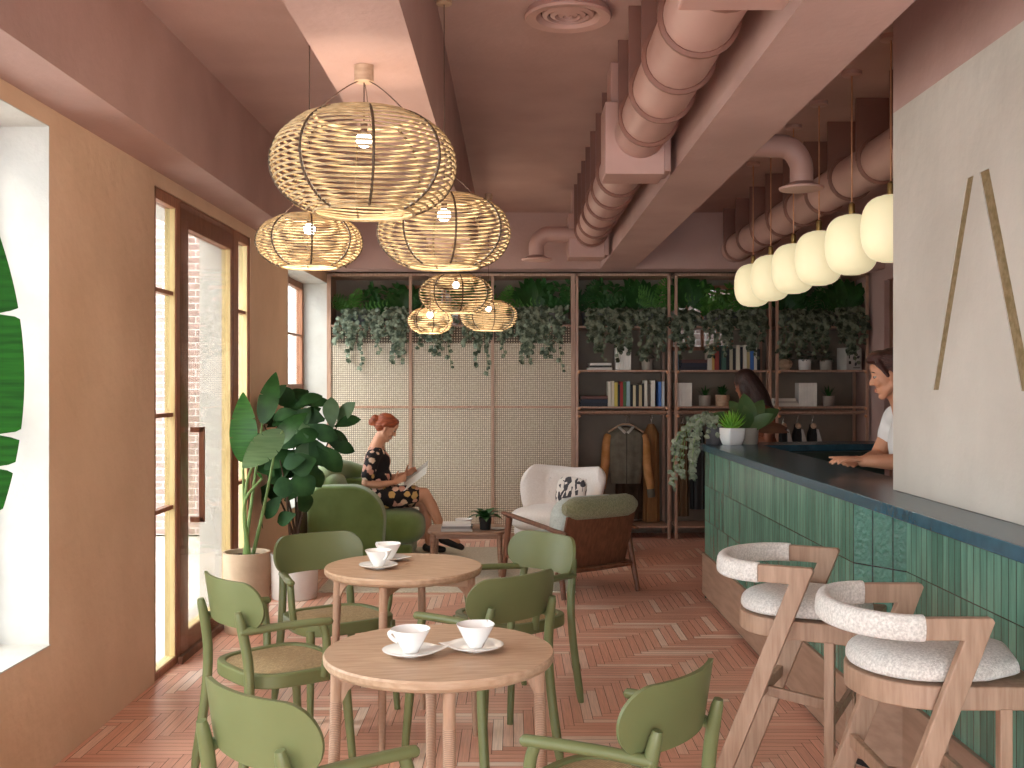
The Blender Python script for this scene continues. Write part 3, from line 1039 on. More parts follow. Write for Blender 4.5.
# ------------------------------------------------------------------ cups and saucers
def cup_set(lc, ls, X, Y, rs, rc, first=[]):
    z = .74
    if not first:
        s = MB()
        prof = [(.001, .006), (.035, .006), (.06, .009), (.084, .017), (.0855, .0195), (.083, .0205), (.058, .0125), (.034, .0095), (.001, .0095)]
        vs = s.lathe(prof, seg=48, cap0=False, cap1=False)
        s.lathe([(.03, 0), (.032, .007)], seg=32)
        # one side of the rim drawn out into a leaf-like tip
        for i, p in enumerate(s.v):
            a = math.atan2(p[1], p[0]); r = math.hypot(p[0], p[1])
            if r > .05 and abs(a) < .55:
                q = (1 - abs(a) / .55) ** 1.6 * (r - .05) / .035
                s.v[i] = (p[0] + .028 * q, p[1], p[2] + .006 * q)
        sa = s.build('saucer', mt['ceramic'], ang=60)
        tag(sa, ls, 'saucer', 'white leaf tipped saucers')
        c = thing('coffee_cup', lc, 'cup', (0, 0, 0), 0, 'white conical coffee cups')
        b = MB()
        b.lathe([(.001, 0), (.0225, 0), (.0245, .003), (.0405, .035), (.0615, .078), (.0625, .080), (.061, .0805), (.0385, .036), (.0215, .007), (.001, .006)], seg=44, cap0=False, cap1=False)
        for i, p in enumerate(b.v):
            a = math.atan2(p[1], p[0])
            if p[2] > .05 and abs(a) < .5:
                q = (1 - abs(a) / .5) * (p[2] - .05) / .03
                b.v[i] = (p[0] + .006 * q, p[1], p[2] + .001 * q)
        b.build('cup_body', mt['ceramic'], c, ang=60)
        h = MB()
        h.tube(spline([(.0585, 0, .075), (.070, 0, .0755), (.0715, 0, .066), (.061, 0, .052), (.045, 0, .040)], 5), .0034, 8, flat=1.8)
        h.build('handle', mt['ceramic'], c)
        first += [c, sa]
        c.scale = (.94, .94, .88); c.location = (X, Y, z + .0096); c.rotation_euler = (0, 0, R(rc))
        sa.location = (X, Y, z); sa.rotation_euler = (0, 0, R(rs))
        return
    dup(first[0], (X, Y, z + .0096), R(rc), lc, (.94, .94, .88))
    dup(first[1], (X, Y, z), R(rs), ls)
cup_set('white conical cup with its handle turned to the windows, on the nearer round table', 'white saucer with tip towards its twin, under the window side cup of the nearer table', -.305, 3.165, 5, 205)
cup_set('white conical cup on the bar side of the nearer round table', 'white saucer under the bar side cup of the nearer table', -.114, 3.225, 185, 55)
cup_set('white cup standing in front on the farther round table', 'white saucer in front on the farther round table', -.592, 4.66, 80, -50)
cup_set('white cup half hidden behind another on the farther round table', 'white saucer behind its twin on the farther round table', -.572, 4.86, -15, 150)

# ------------------------------------------------------------------ green armchairs round the tables
def chair_proto():
    t = thing('dining_chair', '-', 'chair', (0, 0, 0), 0, 'olive green dining armchairs with cane seats')
    out = superell(.238, .222, 3.4, 48, 0, 0)
    out = [(x * (1 + .12 * y / .222 * .5), y) for x, y in out]
    inn = [(x * .87, y * .86) for x, y in out]
    MB().ring(out, inn, .392, .446).build('seat_frame', mt['green'], t, bevel=.006, ang=50)
    c = MB()
    c.prism([(x * 1.0, y) for x, y in inn], (0, 0, .424), (1, 0, 0), (0, 1, 0), (0, 0, .014))
    uvbox(c, 0)
    c.build('cane_seat', mt['cane_seat'], t, smooth=False)
    for s in (-1, 1):
        MB().tube(spline([(s * .205, -.275, 0), (s * .19, -.235, .3), (s * .182, -.228, .47), (s * .172, -.245, .60), (s * .167, -.266, .695)], 5), [.0145] + [.0195] * 15 + [.0195, .019, .018, .017, .013], 12).build('leg', mt['green'], t)
        MB().tube([(s * .222, .205, 0), (s * .205, .17, .42)], [.0145, .021], 12).build('leg', mt['green'], t)
        MB().tube(spline([(s * .172, -.262, .613), (s * .178, -.235, .62), (s * .21, -.12, .627), (s * .243, -.01, .631), (s * .258, .055, .63), (s * .26, .085, .627)], 5), [.012, .016] + [.0185] * 22 + [.015, .009], 12, flat=.85).build('armrest', mt['green'], t)
        MB().tube(spline([(s * .253, .045, .623), (s * .255, .06, .57), (s * .25, .065, .49), (s * .235, .06, .415)], 6), [.015] + [.0165] * 17 + [.018], 10).build('arm_support', mt['green'], t)
    bk = MB()
    W, H, Rc, zc = .50, .182, .44, .712
    nu, nv = 44, 10
    fr, rr = [], []
    for i in range(nu + 1):
        x = -W / 2 + W * (.5 - .5 * math.cos(PI * i / nu))
        dend = W / 2 - abs(x)
        re = H / 2
        hh = math.sqrt(max(re * re - max(0, re - dend) ** 2, 1e-8)) if dend < re else re
        th = x / Rc
        for j in range(nv + 1):
            z = -hh + 2 * hh * j / nv
            yb = -.262 + Rc * (1 - math.cos(th)) - z * .16
            px = Rc * math.sin(th)
            nx, ny = -math.sin(th), math.cos(th)
            fr.append(V((px + nx * .007, yb + ny * .007, zc + z)))
            rr.append(V((px - nx * .007, yb - ny * .007, zc + z)))
    N1 = (nu + 1) * (nv + 1)
    fs = []
    for i in range(nu):
        for j in range(nv):
            a = i * (nv + 1) + j
            fs.append((a, a + 1, a + nv + 2, a + nv + 1))
            fs.append((N1 + a, N1 + a + nv + 1, N1 + a + nv + 2, N1 + a + 1))
    for i in range(nu):
        a = i * (nv + 1); b = a + nv + 1
        fs.append((a, b, N1 + b, N1 + a))
        a += nv; b += nv
        fs.append((b, a, N1 + a, N1 + b))
    bk.add(fr + rr, fs)
    bk.build('backrest', mt['green'], t, ang=50)
    return t
CH = [(-.49, 2.78, 48, 'olive green armchair seen from behind, at the window side of the nearer round table'),
      (-.935, 4.27, 40, 'olive green armchair between both round tables on the window side'),
      (-.85, 5.10, -56, 'olive green armchair facing us beside the white plant pot'),
      (-.145, 4.35, 134, 'olive green armchair turned away, touching both round tables on the bar side'),
      (-.01, 5.13, 222, 'olive green armchair facing us in front of the wooden lounge chair'),
      (.245, 2.905, 143, 'olive green armchair seen from behind, closest to the bar stools')]
p = None
for x, y, a, l in CH:
    if p is None:
        p = chair_proto()
        p.location = (x, y, 0); p.rotation_euler = (0, 0, R(a - 90)); p['label'] = l
    else:
        dup(p, (x, y, 0), R(a - 90), l)

# ------------------------------------------------------------------ bar stools
def stool():
    t = thing('bar_stool', '-', 'bar stool', (0, 0, 0), 0, 'wooden bar stools with pale boucle pads')
    k = .42
    for s in (-1, 1):
        y0 = s * .235 - .014
        poly = [(-.085, .952), (.112, .952), (.12, .942), (.12 - k * .945 , 0), (.055 - k * .945, 0), (.055 - k * .05, .895), (-.085, .895)]
        MB().prism(poly, (0, y0, 0), (1, 0, 0), (0, 0, 1), (0, .028, 0)).build('side_frame', mt['stool_oak'], t, smooth=False, bevel=.003)
        MB().bx(.15, .185, s * .2 - .016, s * .2 + .016, 0, .71).build('leg', mt['stool_oak'], t, smooth=False, bevel=.003)
    MB().bar((.12 - k * .47 - .034, 0, .47), (.165, 0, .44), .022, .035).build('center_rail', mt['stool_oak'], t, smooth=False, bevel=.003)
    MB().bx(.158, .178, -.2, .2, .425, .46).build('front_rail', mt['stool_oak'], t, smooth=False, bevel=.003)
    MB().bar((.12 - k * .47 - .034, -.222, .485), (.12 - k * .47 - .034, .222, .485), .022, .04).build('cross_rail', mt['stool_oak'], t, smooth=False, bevel=.003)
    def D(sx, sy, ox=0):
        pts = [(.30 - ox, -.212 * sy), (.30 - ox, .212 * sy)]
        for i in range(1, 29):
            a = PI / 2 + PI * i / 29
            pts.append((-.0 + .205 * sx * math.cos(a), .212 * sy * math.sin(a)))
        return pts
    MB().prism(D(1, 1), (0, 0, .705), (1, 0, 0), (0, 1, 0), (0, 0, .062)).build('seat_frame', mt['stool_oak'], t, bevel=.004, ang=50)
    c = MB()
    secs = []
    for z, q in ((.766, .955), (.785, .985), (.802, .975), (.817, .93), (.829, .83), (.837, .66), (.842, .4)):
        dd = D(q, q, .30 * (1 - q) * .35)
        secs.append([V((x, y, z)) for x, y in dd])
    c.loft(secs)
    c.build('seat_pad', mt['boucle'], t, ang=70, sub=1)
    # upholstered hoop of the back
    secs = []
    n = 30
    for i in range(n + 1):
        a = PI / 2 + PI * i / n
        cx, cy = -.082 + .185 * math.cos(a), .235 * math.sin(a)
        nx, ny = math.cos(a), math.sin(a)
        lean = -.02 * abs(math.cos(a))
        sec = []
        for u, w in superell(.023, .034, 3, 16):
            sec.append(V((cx + nx * (u - (w) * .12), cy + ny * u, .925 + w)))
        secs.append(sec)
    # straight upholstered run along both arms
    pre = [[V((p.x + .006, p.y, p.z)) for p in secs[0]]]
    post = [[V((p.x + .006, p.y, p.z)) for p in secs[-1]]]
    MB().loft(pre + secs + post).build('back_pad', mt['boucle'], t, ang=50)
    return t
s1 = stool()
s1['label'] = 'oak bar stool with pale pad in front of the glossy tiled corner of the bar'
s1.scale = (.92, 1, 1)
s1.location = (.985, 3.70, 0); s1.rotation_euler = (0, 0, R(-27))
dup(s1, (1.12, 2.95, 0), 0, 'oak bar stool with pale pad under the bronze letter, cut by the picture edge')
# ------------------------------------------------------------------ lounge corner
tag(MB().bx(-1.45, .47, 7.86, 10.0, .001, .013).build('area_rug', mt['rug'], smooth=False, bevel=.004), 'pale woven rug under the lounge seats and coffee table', 'rug')
RZ = .013

def rslab(mb, c, hx, hy, hz, e=4, rounds=.05, mat=None):
    """soft cushion: superellipsoid"""
    mb.ell(c, (hx, hy, hz), seg=32, rings=20, e=2 / e, mat=mat)

def green_armchair():
    t = thing('green_armchair', 'plump green lounge armchair with thick rounded sides under the reading woman', 'armchair', (-1.31, 9.6, RZ))
    g = mt['green_fabric']
    # facing +X; thick slab sides with rounded tops
    def side(y0, y1, h, x0, x1, nm):
        pts = []
        n = 10
        for i in range(n + 1):
            a = PI - PI / 2 * i / n
            pts.append((x0 + .14 + .14 * math.cos(a), h - .14 + .14 * math.sin(a)))
        rr = .30
        for i in range(n + 1):
            a = PI / 2 - PI / 2 * i / n
            pts.append((x1 - rr + rr * math.cos(a), h - rr + rr * math.sin(a)))
        pts += [(x1 - .02, .03), (x1 - .06, 0), (x0 + .06, 0), (x0, .05)]
        m = MB()
        m.prism(pts, (0, y0, .02), (1, 0, 0), (0, 0, 1), (0, y1 - y0, 0))
        m.build(nm, g, t, bevel=.05, bseg=5, ang=60)
    side(-.50, -.27, .64, -.46, .20, 'armrest')
    side(.27, .50, .64, -.46, .20, 'armrest')
    b = MB()
    rslab(b, (-.36, 0, .43), .155, .40, .31, 3.2)
    b.build('backrest', g, t)
    b = MB()
    b.tube(spline([(-.40, -.40, .46), (-.40, -.3, .62), (-.37, 0, .735), (-.28, .3, .74), (-.14, .46, .68)], 8), [.07] + [.09] * 31 + [.07], 18)
    b.build('back_roll', g, t)
    b = MB()
    rslab(b, (.12, 0, .255), .40, .285, .175, 2.9)
    b.build('seat_cushion', g, t)
    b = MB()
    b.bx(-.4, .42, -.26, .26, .0, .12)
    b.build('base', g, t, bevel=.03, bseg=4)
green_armchair()

def wing_chair():
    t = thing('wing_armchair', 'white fabric wing armchair with button tufted back near the hanging jacket', 'armchair', (.36, 9.5, 0), R(-117))
    t.scale = (.96, .94, 1.0)
    w = mt['white_fabric']
    # facing +X. the back is one curved shell with wings
    b = MB()
    n, m = 40, 14
    fr, bk = [], []
    for i in range(n + 1):
        u = -1 + 2 * i / n
        a = u * 1.42
        for j in range(m + 1):
            v = j / m
            zt = .815 - .045 * (1 - abs(u)) - .13 * max(0, (abs(u) - .72) / .28) ** 2.2
            z = .30 + (zt - .30) * v
            flare = .75 + .32 * math.sin(min(1, v * 1.15) * PI / 2)
            flare -= .10 * max(0, v - .85) / .15
            rx, ry = .36 * (.8 + .25 * v), .40 * flare
            x = -.02 - rx * math.cos(a) - .10 * v
            y = ry * math.sin(a)
            nx, ny = math.cos(a), -math.sin(a)
            th = .055 * math.sqrt(max(.02, 1 - (2 * v - 1) ** 6)) * math.sqrt(max(.02, 1 - u ** 8))
            tuft = 0
            for tu in (-.45, 0, .45):
                for tv in (.5, .75):
                    d2 = ((u - tu) / .1) ** 2 + ((v - tv) / .09) ** 2
                    tuft += .022 * math.exp(-d2)
            fr.append(V((x + nx * (th - tuft), y + ny * (th - tuft), z)))
            bk.append(V((x - nx * th, y - ny * th, z)))
    N1 = (n + 1) * (m + 1)
    fs = []
    for i in range(n):
        for j in range(m):
            q = i * (m + 1) + j
            fs.append((q, q + m + 1, q + m + 2, q + 1))
            fs.append((N1 + q, N1 + q + 1, N1 + q + m + 2, N1 + q + m + 1))
        q = i * (m + 1)
        fs.append((q, N1 + q, N1 + q + m + 1, q + m + 1))
        q += m
        fs.append((q, q + m + 1, N1 + q + m + 1, N1 + q))
    for j in range(m):
        q = j
        fs.append((q, q + 1, N1 + q + 1, N1 + q))
        q = n * (m + 1) + j
        fs.append((q, N1 + q, N1 + q + 1, q + 1))
    b.add(fr + bk, fs)
    b.build('wing_back', w, t, ang=70, sub=1)
    for k in (-.19, 0, .19):
        for z in (.55, .67):
            MB().ell((-.345 - (z - .5) * .25 + abs(k) * .28 , k, z), (.012, .012, .012), seg=8, rings=6).build('button', w, t)
    s = MB()
    s.ell((.04, 0, .36), (.37, .34, .105), seg=36, rings=20, e=.62)
    s.build('seat_cushion', w, t)
    s = MB()
    s.ell((-.02, 0, .24), (.33, .33, .09), seg=36, rings=14, e=.5)
    s.build('seat_base', w, t)
    for x in (-.22, .2):
        for y in (-.22, .22):
            MB().tube([(x, y, .2), (x * 1.2, y * 1.2, .0)], [.02, .012], 10).build('leg', mt['walnut'], t)
wing_chair()
c = MB()
c.ell((0, 0, 0), (.135, .135, .05), seg=32, rings=16, e=.55)
o = tag(c.build('throw_cushion', mt['pattern']), 'square cushion with a dark leaf print on the white wing chair', 'cushion')
o.location = (.52, 9.47, .585)
o.rotation_euler = (R(74), R(6), R(-20))

def lounge_chair():
    t = thing('lounge_chair', 'wooden framed lounge chair with sage boucle roll, its brown back towards us', 'armchair', (.42, 8.06, 0), R(35))
    # faces local +Y
    W, D = .33, .35
    wd = mt['walnut']
    for s in (-1, 1):
        MB().tube([(s * (W + .02), -D - .05, RZ if s < 0 else 0), (s * W, -D + .06, .475)], [.018, .026], 12).build('leg', wd, t)
        MB().tube([(s * (W + .02), D + .02, RZ), (s * W, D - .04, .53)], [.018, .026], 12).build('leg', wd, t)
        m = MB()
        m.tube(spline([(s * W, D + .05, .555), (s * (W + .01), .1, .53), (s * W, -D - .06, .475)], 8), [.018] + [.027] * 15 + [.018], 12, flat=.6)
        m.build('armrest', wd, t)
        MB().tube([(s * (W + .005), -D + .005, .21), (s * (W + .005), D, .235)], .016, 10).build('side_rail', wd, t)
    MB().tube([(-W, -D + .0, .205), (W, -D + .0, .205)], .019, 10).build('back_rail', wd, t)
    MB().tube([(-W, D - .01, .24), (W, D - .01, .24)], .019, 10).build('front_rail', wd, t)
    # moulded wooden back panel, two boards with a seam
    m = MB()
    for z0, z1, y0, y1 in ((.17, .379, -.27, -.336), (.3795, .60, -.3365, -.405)):
        secs = []
        for x in [-.32 + .64 * i / 10 for i in range(11)]:
            cv = .03 * (1 - (x / .32) ** 2)
            q = 1 - .0 * abs(x)
            secs.append([V((x, y0 - cv, z0)), V((x, y0 - cv + .018, z0)), V((x, y1 - cv + .018, z1)), V((x, y1 - cv, z1))])
        m.loft(secs)
    m.build('back_panel', wd, t, smooth=True, ang=30)
    # padded back: front pad, upper roll
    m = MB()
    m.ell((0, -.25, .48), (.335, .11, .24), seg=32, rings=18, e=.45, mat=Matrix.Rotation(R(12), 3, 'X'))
    m.build('back_pad', mt['lit_boucle'], t)
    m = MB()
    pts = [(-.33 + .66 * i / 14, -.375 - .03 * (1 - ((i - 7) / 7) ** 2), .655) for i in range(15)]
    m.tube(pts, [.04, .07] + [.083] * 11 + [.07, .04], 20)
    m.build('back_roll', mt['shaded_sage_boucle'], t)
    m = MB()
    m.ell((0, .06, .33), (.30, .31, .09), seg=32, rings=16, e=.45)
    m.build('seat_cushion', mt['lit_boucle'], t)
lounge_chair()

def coffee_table():
    t = thing('coffee_table', 'low wooden coffee table with books and a potted plant on it', 'coffee table', (-.375, 8.68, RZ))
    o = superell(.315, .27, 5, 48)
    MB().prism(o, (0, 0, .335), (1, 0, 0), (0, 1, 0), (0, 0, .022)).build('tabletop', mt['table_wood'], t, bevel=.005, ang=50)
    for x in (-.265, .265):
        for y in (-.21, .21):
            MB().tube([(x, y, .336), (x * 1.03, y * 1.03, 0)], [.022, .015], 12).build('leg', mt['table_wood'], t)
    m = MB().ring([(-.262, -.212), (.262, -.212), (.262, .212), (-.262, .212)], [(-.244, -.194), (.244, -.194), (.244, .194), (-.244, .194)], .30, .336)
    m.build('apron', mt['table_wood'], t, smooth=False)
coffee_table()
CT = RZ + .357

# ------------------------------------------------------------------ books
def book(w, d, h, col, name='book', page='paper'):
    """upright book: spine towards -Y, thickness w along x"""
    t = bpy.data.objects.new(name, None)
    COL.objects.link(t)
    c = .003
    MB().bx(-w / 2, -w / 2 + c, 0, d, 0, h).bx(w / 2 - c, w / 2, 0, d, 0, h).bx(-w / 2, w / 2, 0, c, 0, h).build('cover', col, t, smooth=False)
    MB().bx(-w / 2 + c, w / 2 - c, c, d - .004, .004, h - .004).build('page_block', mt[page], t, smooth=False)
    return t
bcol = {}
def bc(h):
    if h not in bcol:
        bcol[h] = pm('cover_' + h[1:], h, None, scale=8, rough=.6)
    return bcol[h]
def flat_book(label, x, y, z, w, d, h, col, rz=0, group=None):
    """lying book, spine to -Y, w wide, d deep, h thick"""
    t = thing('book', label, 'book', (x, y, z), R(rz), group)
    c = .0025
    MB().bx(-w / 2, w / 2, 0, d, 0, c).bx(-w / 2, w / 2, 0, d, h - c, h).bx(-w / 2, w / 2, 0, c, 0, h).build('cover', bc(col), t, smooth=False)
    MB().bx(-w / 2 + .004, w / 2 - .004, c, d - .004, c, h - c).build('page_block', mt['paper'], t, smooth=False)
    return t
flat_book('pale magazine at the bottom of the pile on the coffee table', -.45, 8.47, CT, .25, .19, .022, '#b9b2ac', 3, 'magazines on the coffee table')
flat_book('grey magazine in the middle of the pile on the coffee table', -.455, 8.475, CT + .0221, .235, .18, .02, '#8f8a88', -4, 'magazines on the coffee table')
flat_book('white magazine on top of the pile on the coffee table', -.45, 8.47, CT + .0422, .23, .18, .018, '#d9d5d0', 2, 'magazines on the coffee table')
b = MB()
b.lathe([(.001, 0), (.035, 0), (.062, .03), (.075, .062), (.072, .062), (.058, .032), (.001, .01)], seg=30, cap0=False, cap1=False)
o = tag(b.build('bowl', mt['ceramic'], ang=60), 'small white bowl behind the magazines on the coffee table', 'bowl')
o.location = (-.41, 8.80, CT)
b = MB().lathe([(.001, 0), (.045, 0), (.06, .008), (.001, .006)], seg=24, cap0=False, cap1=False)
o = tag(b.build('small_dish', mt['ceramic'], ang=60), 'tiny white dish beside the black plant pot on the coffee table', 'dish')
o.location = (-.125, 8.62, CT)

# ------------------------------------------------------------------ potted plants
def pot(mb_prof, mat, parent, seg=32):
    return MB().lathe(mb_prof, seg=seg, cap0=True, cap1=False).build('pot', mat, parent, ang=50)
def cyl_pot(t, r, h, mat, taper=.9, wall=.012):
    p = pot([(r * taper * .96, 0), (r * taper, .006), (r, h), (r - wall, h), (r - wall - .004, h - .03)], mat, t)
    MB().lathe([(r - wall - .003, h - .03), (.001, h - .022)], seg=24, cap0=False, cap1=False).build('soil', mt['soil'], t)
    return p

t = thing('potted_plant', 'small leafy plant in a black pot on the coffee table', 'plant', (-.225, 8.60, CT))
cyl_pot(t, .052, .10, mt['black'], .82)
rnd = random.Random(8)
m = MB()
for i in range(17):
    a = 2.4 * i
    el = .35 + .75 * (i / 17)
    d = V((math.cos(a) * math.cos(el), math.sin(a) * math.cos(el), math.sin(el)))
    m.leaf((0, 0, .085), d, V((-math.cos(a) * .4, -math.sin(a) * .4, 1)), .15 + .05 * rnd.random(), .06, .8)
m.build('foliage', mt['lush'], t)

# bird of paradise by the shopfront
t = thing('bird_of_paradise', 'tall broad leaved plant in a tan pot by the glass door', 'plant', (-1.672, 6.65, 0))
cyl_pot(t, .145, .50, mt['pot_tan'], .93)
def paddle(par, pts, ld, nrm, L, W, mat, notch, bend=.35, nm='leaf', shape=.8):
    m = MB()
    m.leaf(pts[-1], ld, nrm, L, W, bend, n=170, shape=shape, fold=.12, notch=notch)
    lf = m.build(nm, mat, par)
    MB().tube(spline(pts, 8), [.013 - .006 * i / (8 * (len(pts) - 1)) for i in range(8 * (len(pts) - 1) + 1)], 8).build('leaf_stalk', mt['stem'], lf)
O = V((-1.672, 6.65, 0))
def loc(px, py, Y):
    return at(px, py, Y) - O
paddle(t, [(0, 0, .46), (-.01, -.02, .8), loc(243, 462, 6.63)], loc(244, 392, 6.6) - loc(243, 462, 6.63), (.35, -1, .2), .44, .17, mt['banana'], (.35, .62), .25)
paddle(t, [(.01, 0, .46), (.0, -.05, .8), loc(262, 478, 6.55)], (-.55, -.15, .75), (.45, -.9, .5), .05, .02, mt['banana'], ())
paddle(t, [(.02, .0, .46), (.0, -.04, .75), (.045, -.06, 1.02), loc(283, 431, 6.5)], loc(241, 468, 6.5) - loc(283, 431, 6.5), (-.35, -1, -.35), .36, .17, mt['banana_dull'], (.3, .5, .72), .3)
paddle(t, [(-.02, .02, .46), (.03, .06, .9), (.08, .08, 1.3)], (.25, .1, 1), (.3, -1, .2), .36, .13, mt['lush'], (.5,), .5)
paddle(t, [(.03, .03, .46), (.1, .07, .8), (.16, .1, 1.15)], (.55, .2, .9), (-.2, -1, .4), .32, .13, mt['lush'], (.5,), .6)

# fiddle leaf fig
t = thing('fiddle_leaf_fig', 'bushy large leaved fig in a white pot beside the green armchair', 'plant', (-1.587, 7.70, 0))
cyl_pot(t, .172, .325, mt['pot_white'], .95)
MB().lathe([(.15, 0), (.15, .02)], seg=24).build('pot_foot', mt['black'], t)
rnd = random.Random(21)
fo, fp, tr = MB(), MB(), MB()
O = V((-1.587, 7.70, 0))
tops = [(262, 420, 7.65), (292, 412, 7.8), (318, 440, 7.75), (338, 425, 7.9), (280, 460, 7.55), (318, 470, 7.55), (262, 470, 7.9), (300, 440, 7.6)]
for k, (px, py, Y) in enumerate(tops):
    e = at(px, py, Y) - O
    a = V((.03 * math.cos(k), .03 * math.sin(k), .30))
    mid = a.lerp(e, .5) + V((-.25 * e.x, -.2 * e.y, .06))
    tr.tube(arc(a, mid, e, 8), [.011 - .0008 * i for i in range(9)], 7)
def figleaf(px, py, Y, ang, L, W, face, mat_pale=False, bend=.4):
    """leaf centred near the picture point; ang = direction of tip in degrees from +x in the vertical plane"""
    c = at(px, py, Y) - O
    d = V((math.cos(R(ang)), face[0], math.sin(R(ang)))).normalized()
    (fp if mat_pale else fo).leaf(c - d * L * .5, d, V(face[1]), L, W, bend, n=10, shape=1.35, fold=.1)
spec = [(272, 397, 50, .26, .10, 7.7, 0), (297, 402, 20, .17, .15, 7.8, 0), (331, 412, 95, .25, .125, 7.8, 1), (344, 413, 60, .22, .13, 7.85, 1),
        (347, 421, 25, .2, .12, 7.8, 0), (322, 432, -25, .24, .13, 7.6, 0), (336, 434, -15, .22, .09, 7.7, 0), (341, 446, -20, .22, .1, 7.7, 0),
        (330, 458, -45, .26, .15, 7.55, 0), (318, 452, -60, .25, .14, 7.55, 0), (303, 464, 200, .19, .18, 7.4, 0), (293, 461, 190, .17, .13, 7.4, 0),
        (303, 484, -40, .19, .18, 7.4, 0), (285, 487, 190, .18, .15, 7.4, 0), (305, 501, -70, .2, .13, 7.45, 0), (316, 476, -60, .2, .12, 7.5, 0),
        (288, 425, 140, .22, .14, 7.65, 0), (270, 418, 150, .22, .13, 7.75, 0), (300, 420, 60, .22, .14, 7.65, 0), (268, 440, 170, .24, .14, 7.75, 0),
        (286, 441, 10, .24, .14, 7.55, 0), (305, 436, 30, .22, .13, 7.55, 0), (258, 412, 110, .22, .1, 7.8, 0), (266, 457, 200, .22, .14, 7.65, 0),
        (280, 472, 215, .22, .13, 7.6, 0), (262, 495, 240, .2, .12, 7.7, 0), (272, 507, 230, .2, .12, 7.6, 0), (285, 518, 200, .17, .11, 7.6, 0), (252, 520, 250, .16, .1, 7.75, 0),
        (310, 412, 40, .18, .1, 7.9, 0), (318, 402, 15, .2, .1, 7.85, 0), (293, 408, 120, .2, .12, 7.8, 0)]
for px, py, a, L, W, Y, pale in spec:
    figleaf(px, py, Y, a, L, W, (rnd.uniform(-.4, .25), (rnd.uniform(-.5, .5), -1, rnd.uniform(.1, 1.0))), pale)
for i in range(46):
    px, py = rnd.gauss(287, 18), rnd.gauss(450, 30)
    if px < 256 or px > 335 or py < 392 or py > 522:
        continue
    figleaf(px, py, rnd.uniform(7.55, 8.0), rnd.uniform(-60, 240), rnd.uniform(.17, .24), rnd.uniform(.11, .16), (rnd.uniform(-.5, .5), (rnd.uniform(-.6, .6), -1, rnd.uniform(0, 1.2))), rnd.random() < .12)
for q in (fo, fp, tr):
    q.v = [(max(x, -.25), y, z) for x, y, z in q.v]
tr.build('trunk', mt['bark'], t)
fo.build('foliage', mt['fig'], t)
fp.build('pale_foliage', mt['fig_pale'], t)

# banana plant next to the near window; only one leaf reaches into the picture
t = thing('banana_plant', 'deep green banana leaf hanging in front of the near window reveal', 'plant', (-1.50, 2.62, 0))
cyl_pot(t, .19, .42, mt['pot_white'], .9)
O = V((-1.50, 2.62, 0))
paddle(t, [(0, 0, .38), (.02, .0, .8), (.1, 0, 1.0)], (.0, -.02, 1), (.05, -1, .1), 1.15, .4, mt['banana_deep'], (.3, .37, .63, .2), .1, shape=1.0)
paddle(t, [(-.03, .02, .38), (-.08, .05, .8), (-.1, .08, 1.0)], (-.15, .1, 1), (.5, -1, .2), .7, .26, mt['banana_deep'], (.4, .6), .4)
paddle(t, [(0, -.03, .38), (-.02, -.1, .7), (-.05, -.2, .9)], (-.1, -.3, 1), (.4, -1, .4), .6, .26, mt['banana_deep'], (.4, .6), .5)
# ------------------------------------------------------------------ cane wall with planting trough
SY = 10.6        # front plane of the back wall furniture (about 1 cm per picture pixel)
def X(px): return (px - 513) * .01
def Z(py): return EYE - (py - 384) * .01

def cane_wall():
    t = thing('cane_cabinet', 'wall of woven cane panels under an open planting niche', 'cabinet', (0, 0, 0))
    xs = [LX + .02, X(410.5), X(492.5), X(573)]
    zs = [.06, Z(407), Z(343), Z(326)]
    fr = MB()
    for i, x in enumerate(xs):
        w = .014 if 0 < i < 3 else .02
        fr.bx(x - w, x + w, SY - .012, SY + .02, 0, BZ - .005)
    fr.bx(xs[0], xs[3], SY - .008, SY + .02, zs[1] - .012, zs[1] + .012)
    fr.bx(xs[0], xs[3], SY - .006, SY + .02, 0, .06)
    fr.bx(xs[0], xs[3], SY - .01, SY + .02, zs[3] - .006, zs[3] + .012)
    fr.build('frame', mt['rail_wood'], t, smooth=False)
    for i in range(3):
        for (z0, z1) in ((zs[0], zs[1]), (zs[1], zs[2]), (zs[2], zs[3])):
            m = MB()
            y = SY + (.004 if z0 != zs[2] else .012)
            m.bx(xs[i], xs[i + 1], y, y + .012, z0, z1)
            uvbox(m, 0)
            m.build('cane_panel', mt['cane'] if z0 != zs[2] else mt['cane_open'], t, smooth=False)
    MB().bx(xs[0], xs[3], SY + .02, BY - .005, zs[3] - .03, zs[3]).build('planting_shelf', mt['rail_wood'], t, smooth=False)
    m = MB().bx(LX + .002, LX + .02, SY + .02, BY - .005, 0, BZ - .01).bx(xs[3] - .02, xs[3], SY + .02, BY - .005, 0, BZ - .01)
    m.build('side_panel', mt['rail_wood'], t, smooth=False)
    m = MB().bx(xs[0], xs[3], SY - .01, BY - .005, BZ - .03, BZ - .005)
    m.build('top_panel', mt['rail_wood'], t, smooth=False)
mt['cane_open'] = tile_mat('open_woven_cane', '#c4b39b', '#b8a78f', '#544538', .026, .026, .0075, .7, .8, streak=(60, 60, 1), wob=.18)
cane_wall()

